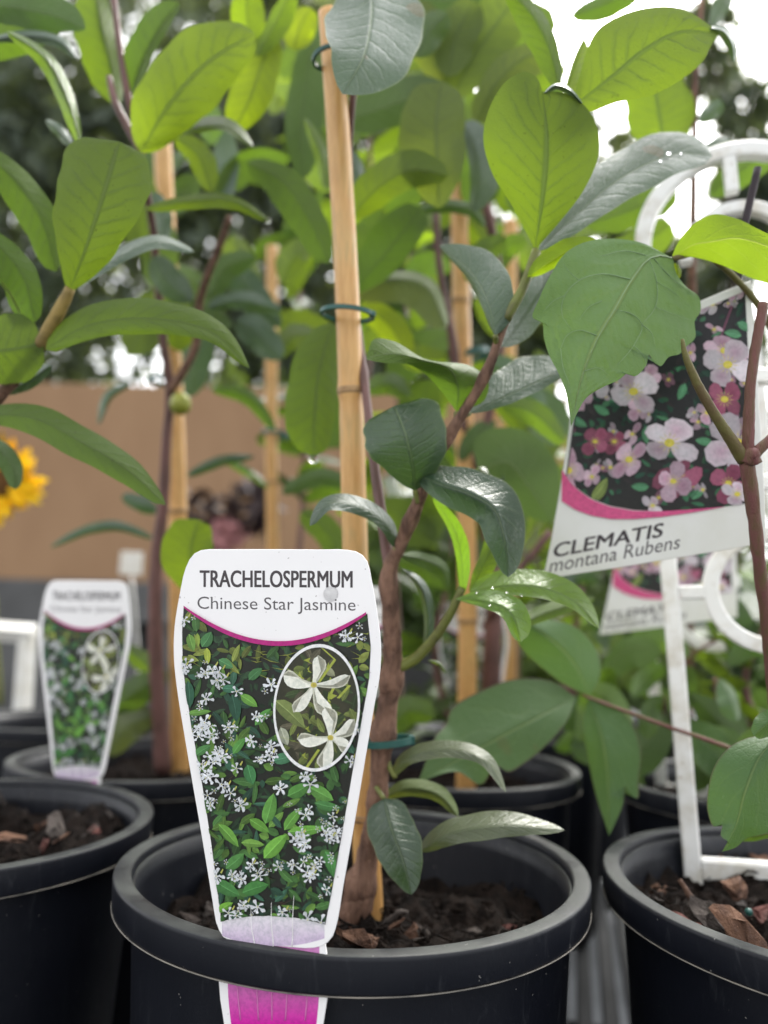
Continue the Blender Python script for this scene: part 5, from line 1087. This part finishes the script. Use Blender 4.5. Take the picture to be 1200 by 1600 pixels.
def clematis_label(label):
    A_, B_, C_ = at(848, 905, .352), at(1197, 849, .318), at(1172, 438, .318)
    n = np.cross(B_ - A_, C_ - A_); n /= np.linalg.norm(n); n = n if np.dot(n, EYE - A_) > 0 else -n
    card = Card(A_, n, None); t = empty('plant_label', (A_ + B_) / 2, label, 'plant label', 'clematis picture labels')
    outl = [(848, 905), (960, 888), (1080, 868), (1197, 849), (1194, 760), (1188, 660), (1180, 540), (1173, 438), (1130, 455), (1060, 485), (980, 520), (901, 552), (894, 630), (885, 700), (874, 770), (862, 840)]
    child('panel', *panel_geo(card, outl, .0007), t, [M_TAGOLD], smooth=False)
    xl = lambda y: float(np.interp(y, [560, 640, 700, 760, 800], [909, 901, 893, 884, 878])); xr = lambda y: float(np.interp(y, [450, 540, 660, 790], [1164, 1170, 1176, 1182]))
    top = lambda x: 455 + (1164 - x) * .42; bot = lambda x: float(np.interp(x, [880, 900, 925, 955, 990, 1030, 1080, 1130, 1185], [740, 762, 780, 791, 797, 799, 797, 792, 784]))
    clip = lambda x, y: (lambda x2: (x2, min(max(y, top(x2)), bot(x2))))(min(max(x, xl(min(max(y, 455), 800))), xr(min(max(y, 455), 800))))
    A = Art(card, .00002, 4e-7); g = np.random.default_rng(5); xs = np.linspace(884, 1180, 40)
    A.grid([clip(x, 0) for x in xs], [clip(x, 900) for x in xs], (.020, .020, .024), (.026, .026, .024), 14); A.clip = clip
    for k in range(300):
        x = g.uniform(885, 1180); y = g.uniform(top(x), bot(x)); f = g.uniform(); c = (.02, .07, .045) if f < .5 else (.035, .028, .03) if f < .8 else (.06, .20, .10)
        A.leaf(x, y, g.uniform(9, 24), g.uniform(6, 13), g.uniform(0, 6.28), np.array(c) * g.uniform(.4, 1.1), g)
    for (x, y) in ((1145, 522), (1165, 510), (1130, 620), (1010, 680), (1065, 612), (905, 660), (940, 640), (1100, 690), (1000, 760), (1090, 770), (1050, 690)): A.leaf(x, y, 28, 18, g.uniform(0, 6.28), (.09, .26, .13), g)
    A.leaf(937, 765, 44, 24, -1.0, (.20, .26, .07), g)
    A.poly([(1125, 525), (1128, 526), (1148, 472), (1145, 470)], (.16, .05, .09))
    def bloom(x, y, r, ang, c, pet=4, sq=.8, t0=.3):
        c = np.array(c); c0, s0 = math.cos(t0), math.sin(t0)
        for k in range(pet):
            a = ang + k * 6.283 / pet + g.normal() * .12; rr = r * g.uniform(.85, 1.15); pts = []
            for (u, v) in ((.04, -.08), (.3, -.30), (.6, -.44), (.88, -.34), (1.0, -.02), (.9, .32), (.62, .44), (.3, .30), (.04, .08)):
                px, py = rr * (u * math.cos(a) - v * math.sin(a)), rr * (u * math.sin(a) + v * math.cos(a)); qx, qy = px * c0 + py * s0, (-px * s0 + py * c0) * sq
                pts.append((x + qx * c0 - qy * s0, y + qx * s0 + qy * c0))
            sh = g.uniform(.55, 1.08); A.poly(pts, tuple(c * sh), None, tuple(c * sh * np.array((.86, .66, .76)) if k % 2 else c * sh * np.array((1.05, 1.12, 1.1))))
        A.poly([(x + r * .17 * math.cos(q), y + r * .14 * math.sin(q)) for q in np.linspace(0, 6.28, 10)], (.66, .55, .06), None, (.72, .62, .12))
        for q in range(12): a = q * .52; A.poly([(x + r * .2 * math.cos(a), y + r * .2 * math.sin(a)), (x + r * .40 * math.cos(a + .08), y + r * .36 * math.sin(a + .08)), (x + r * .2 * math.cos(a + .2), y + r * .2 * math.sin(a + .2))], (.60, .50, .18))
    pk1, pk2, dk = (.66, .45, .55), (.72, .62, .68), (.36, .10, .17)
    for k in range(46):
        x = g.uniform(890, 1178); y = g.uniform(top(x) + 6, bot(x) - 6); bloom(x, y, g.uniform(9, 20), g.uniform(0, 6.28), np.array((pk1, pk2, (.40, .20, .28))[int(g.integers(3))]) * g.uniform(.5, .95), int(g.integers(3, 5)), g.uniform(.4, .8), g.uniform(0, 3))
    for k in range(40):
        x = g.uniform(890, 1178); y = g.uniform(top(x), bot(x)); A.leaf(x, y, g.uniform(8, 22), g.uniform(6, 12), g.uniform(0, 6.28), np.array((.07, .20, .10)) * g.uniform(.4, 1.2), g)
    for b_ in ((1113, 475, 26, 1.2, pk2), (1150, 455, 18, .6, pk1), (985, 545, 26, .2, pk1), (930, 600, 30, .9, pk2), (905, 620, 26, .2, pk1), (960, 690, 24, .5, dk), (930, 690, 26, .8, dk), (1010, 590, 30, .3, pk1), (1000, 640, 22, .9, pk1), (925, 745, 22, .4, pk1), (888, 735, 46, .2, pk1), (1131, 548, 40, .2, pk1), (1137, 570, 50, .4, pk2), (1132, 624, 42, .7, dk), (1105, 645, 26, .2, pk1), (990, 612, 50, 2.6, pk2), (983, 718, 42, .9, pk1), (1046, 692, 54, .75, pk2), (1152, 692, 60, 1.1, pk2), (1058, 748, 46, .2, dk), (1052, 752, 34, 1.9, pk1), (1138, 755, 36, .5, dk), (1152, 772, 32, .3, pk2), (1020, 790, 22, .4, pk2)): bloom(b_[0], b_[1], b_[2] * .92, *b_[3:], sq=g.uniform(.6, .95), t0=g.uniform(0, 3))
    A.make('printed_photo', t)
    B = Art(card, A.z + 1e-5, 3e-6); xs = np.linspace(878, 1130, 40)
    lo = lambda x: float(np.interp(x, [872, 878, 900, 925, 955, 990, 1030, 1080, 1130], [770, 783, 797, 806, 811, 811, 808, 801, 792.5]))
    hi = lambda x: float(np.interp(x, [872, 878, 890, 900, 925, 955, 990, 1030, 1080, 1130], [725, 733, 752, 763, 781, 792, 798, 799, 796, 792]))
    B.band([(x, hi(x)) for x in xs], [(x, lo(x)) for x in xs], (.68, .10, .26)); B.make('printed_arc', t)
    lettering(card, 'CLEMATIS', (863, 872), (1033, 839), (4, -22), 4e-5, t, M_INK, .024)
    lettering(card, 'montana Rubens', (858, 895), (1061, 857), (4, -22), 4e-5, t, M_INK2, .0)
    return t
lab2 = clematis_label('near clematis label with pink flowers fixed to the white trellis')
c2 = copy_tree(lab2); c2['label'] = 'blurred second clematis label behind the trellis post'
c2.location = Vector(lab2.location) + Vector(at(937, 992, .56) - at(848, 905, .352)); c2.rotation_euler.z = R(8)

# drops on leaves
for (x, y, d, r) in ((1045, 240, .340, .0010), (1074, 262, .341, .0008), (1032, 252, .337, .0006), (1064, 240, .342, .0005)):
    drop(at(x, y, d), tuple(UP * .7 - FW * .7), r, 'clear water drop on the grey wet leaf at upper right', 'water drops on the wet leaf', .7)
drop(at(490, 715, .389), (0, 0, -1), .0026, 'water drop hanging from the tip of the hanging pale leaf', None, 1.2)
drop(at(419, 343, .405), (0, 0, -1), .0016, 'water drop at the tip of the narrow level leaf at left', None, 1.2)
for (x, y) in ((745, 925), (770, 918), (792, 925), (815, 930), (765, 945), (780, 955)):
    drop(at(x, y, .304), tuple(UP * .7 - FW * .7), .0006, 'tiny water drop on the bright young leaves', 'water drops on the young leaves', .7)

# ---------------------------------------------------------------- far left things
SF = empty('sunflower', at(0, 1100, 1.02), 'yellow flower with a brown centre at the left edge', 'flower')
fc = at(0, 755, .98)
V, F, uv = tube([at(0, 1100, 1.02), at(-10, 950, 1.01), at(-14, 800, 1.0), fc + (0, .01, 0)], [.004, .004, .004, .005], 8, 14); child('stem', V, F, SF, [M_GSTEM])
V, F = lathe([(.0, -.010), (.012, -.009), (.020, -.004), (.022, .004), (.016, .008), (0, .009)], (0, 0, 0), 24); Mx = np.array(Matrix.Rotation(R(80), 3, 'X')); child('disc', [fc + Mx @ np.array(v) for v in V], F, SF, [M_BROWN])
g = np.random.default_rng(9)
for k in range(46):
    q = k * 2.4; r0, r1 = .016, .056 * g.uniform(.85, 1.1); w_ = .007; tw = g.normal() * .012; d = np.array((math.cos(q), 0, math.sin(q))); e = np.array((-math.sin(q), 0, math.cos(q))); yv = np.array((0, -1.0, 0))
    P = [(r0, 0, 0), (r0 + .4 * (r1 - r0), w_, .003), (r0 + .8 * (r1 - r0), w_ * .7, tw), (r1, 0, tw * 1.3), (r0 + .8 * (r1 - r0), -w_ * .7, tw), (r0 + .4 * (r1 - r0), -w_, .003), (r0 + .5 * (r1 - r0), 0, -.002)]
    child('petal', [fc + d * a + e * b + yv * (c_ + .004 * (k % 3)) for a, b, c_ in P], [(6, 0, 1), (6, 1, 2), (6, 2, 3), (6, 3, 4), (6, 4, 5), (6, 5, 0)], SF, [M_YELLOW], smooth=False)
WF = empty('display_rack', at(20, 1180, .95), 'pale white rack corner standing at the left edge', 'rack')
for (a, b_, w_) in (((44, 985, .95), (30, 1185, .93), .018), ((-60, 982, .95), (54, 990, .95), .020), ((-60, 1185, .93), (30, 1190, .93), .016), ((-70, 985, .95), (-80, 1190, .93), .018)):
    p, q = at(*a), at(*b_); V, F, uv = tube([p, p + (q - p) * .5, q], w_ * .62, 4, None); child('rail', V, F, WF, [M_WHITE], smooth=False)
GP = empty('dark_leaf_plant', at(350, 905, 2.2), 'small dark purple plant with pinkish middle in front of the brown wall', 'plant')
gb = np.array(GP.location); V, F = lathe([(0, 0), (.07, 0), (.09, .12), (.08, .12), (0, .11)], gb - (0, 0, .10), 24); child('pot', V, F, GP, [M_POT])
V, F = leafcloud(160, [tuple(gb + (-.075, 0, .16)) + (.07, .06, .10), tuple(gb + (.06, 0, .20)) + (.09, .06, .09)], .035, 5); child('foliage', V, F, GP, [M_DARKLEAF], smooth=False)
V, F = leafcloud(60, [tuple(gb + (.0, -.05, .11)) + (.07, .04, .05)], .03, 6); child('flowers', V, F, GP, [M_PINK], smooth=False)
sh = empty('display_stand', (gb[0], gb[1] + .02, 0), 'grey stand carrying the small dark purple plant', 'stand')
child('shelf', *bevbox((gb[0], gb[1] + .02, gb[2] - .115), (.5, .3, .03), .004), sh, [M_CONC], smooth=False)
for dx in (-.22, .22): child('leg', *bevbox((gb[0] + dx, gb[1] + .02, (gb[2] - .13) / 2), (.04, .28, gb[2] - .13), .004), sh, [M_CONC], smooth=False)
pb = at(205, 880, 1.2); WT = empty('name_tag', pb + (0, 0, -.03), 'small blurred white tag just above the smaller jasmine label', 'tag')
child('plate', *bevbox(pb, (.034, .002, .036), .0008, R(10)), WT, [M_WHITE], smooth=False)
V, F, uv = tube([pb + (0, .002, -.01), pb + (.02, .003, -.14), pb + (.03, .003, -.30)], .0018, 6, 6); child('stick', V, F, WT, [M_WHITE])

print('objects', len(bpy.data.objects), 'tris', sum(len(o.data.polygons) for o in bpy.data.objects if o.type == 'MESH'))
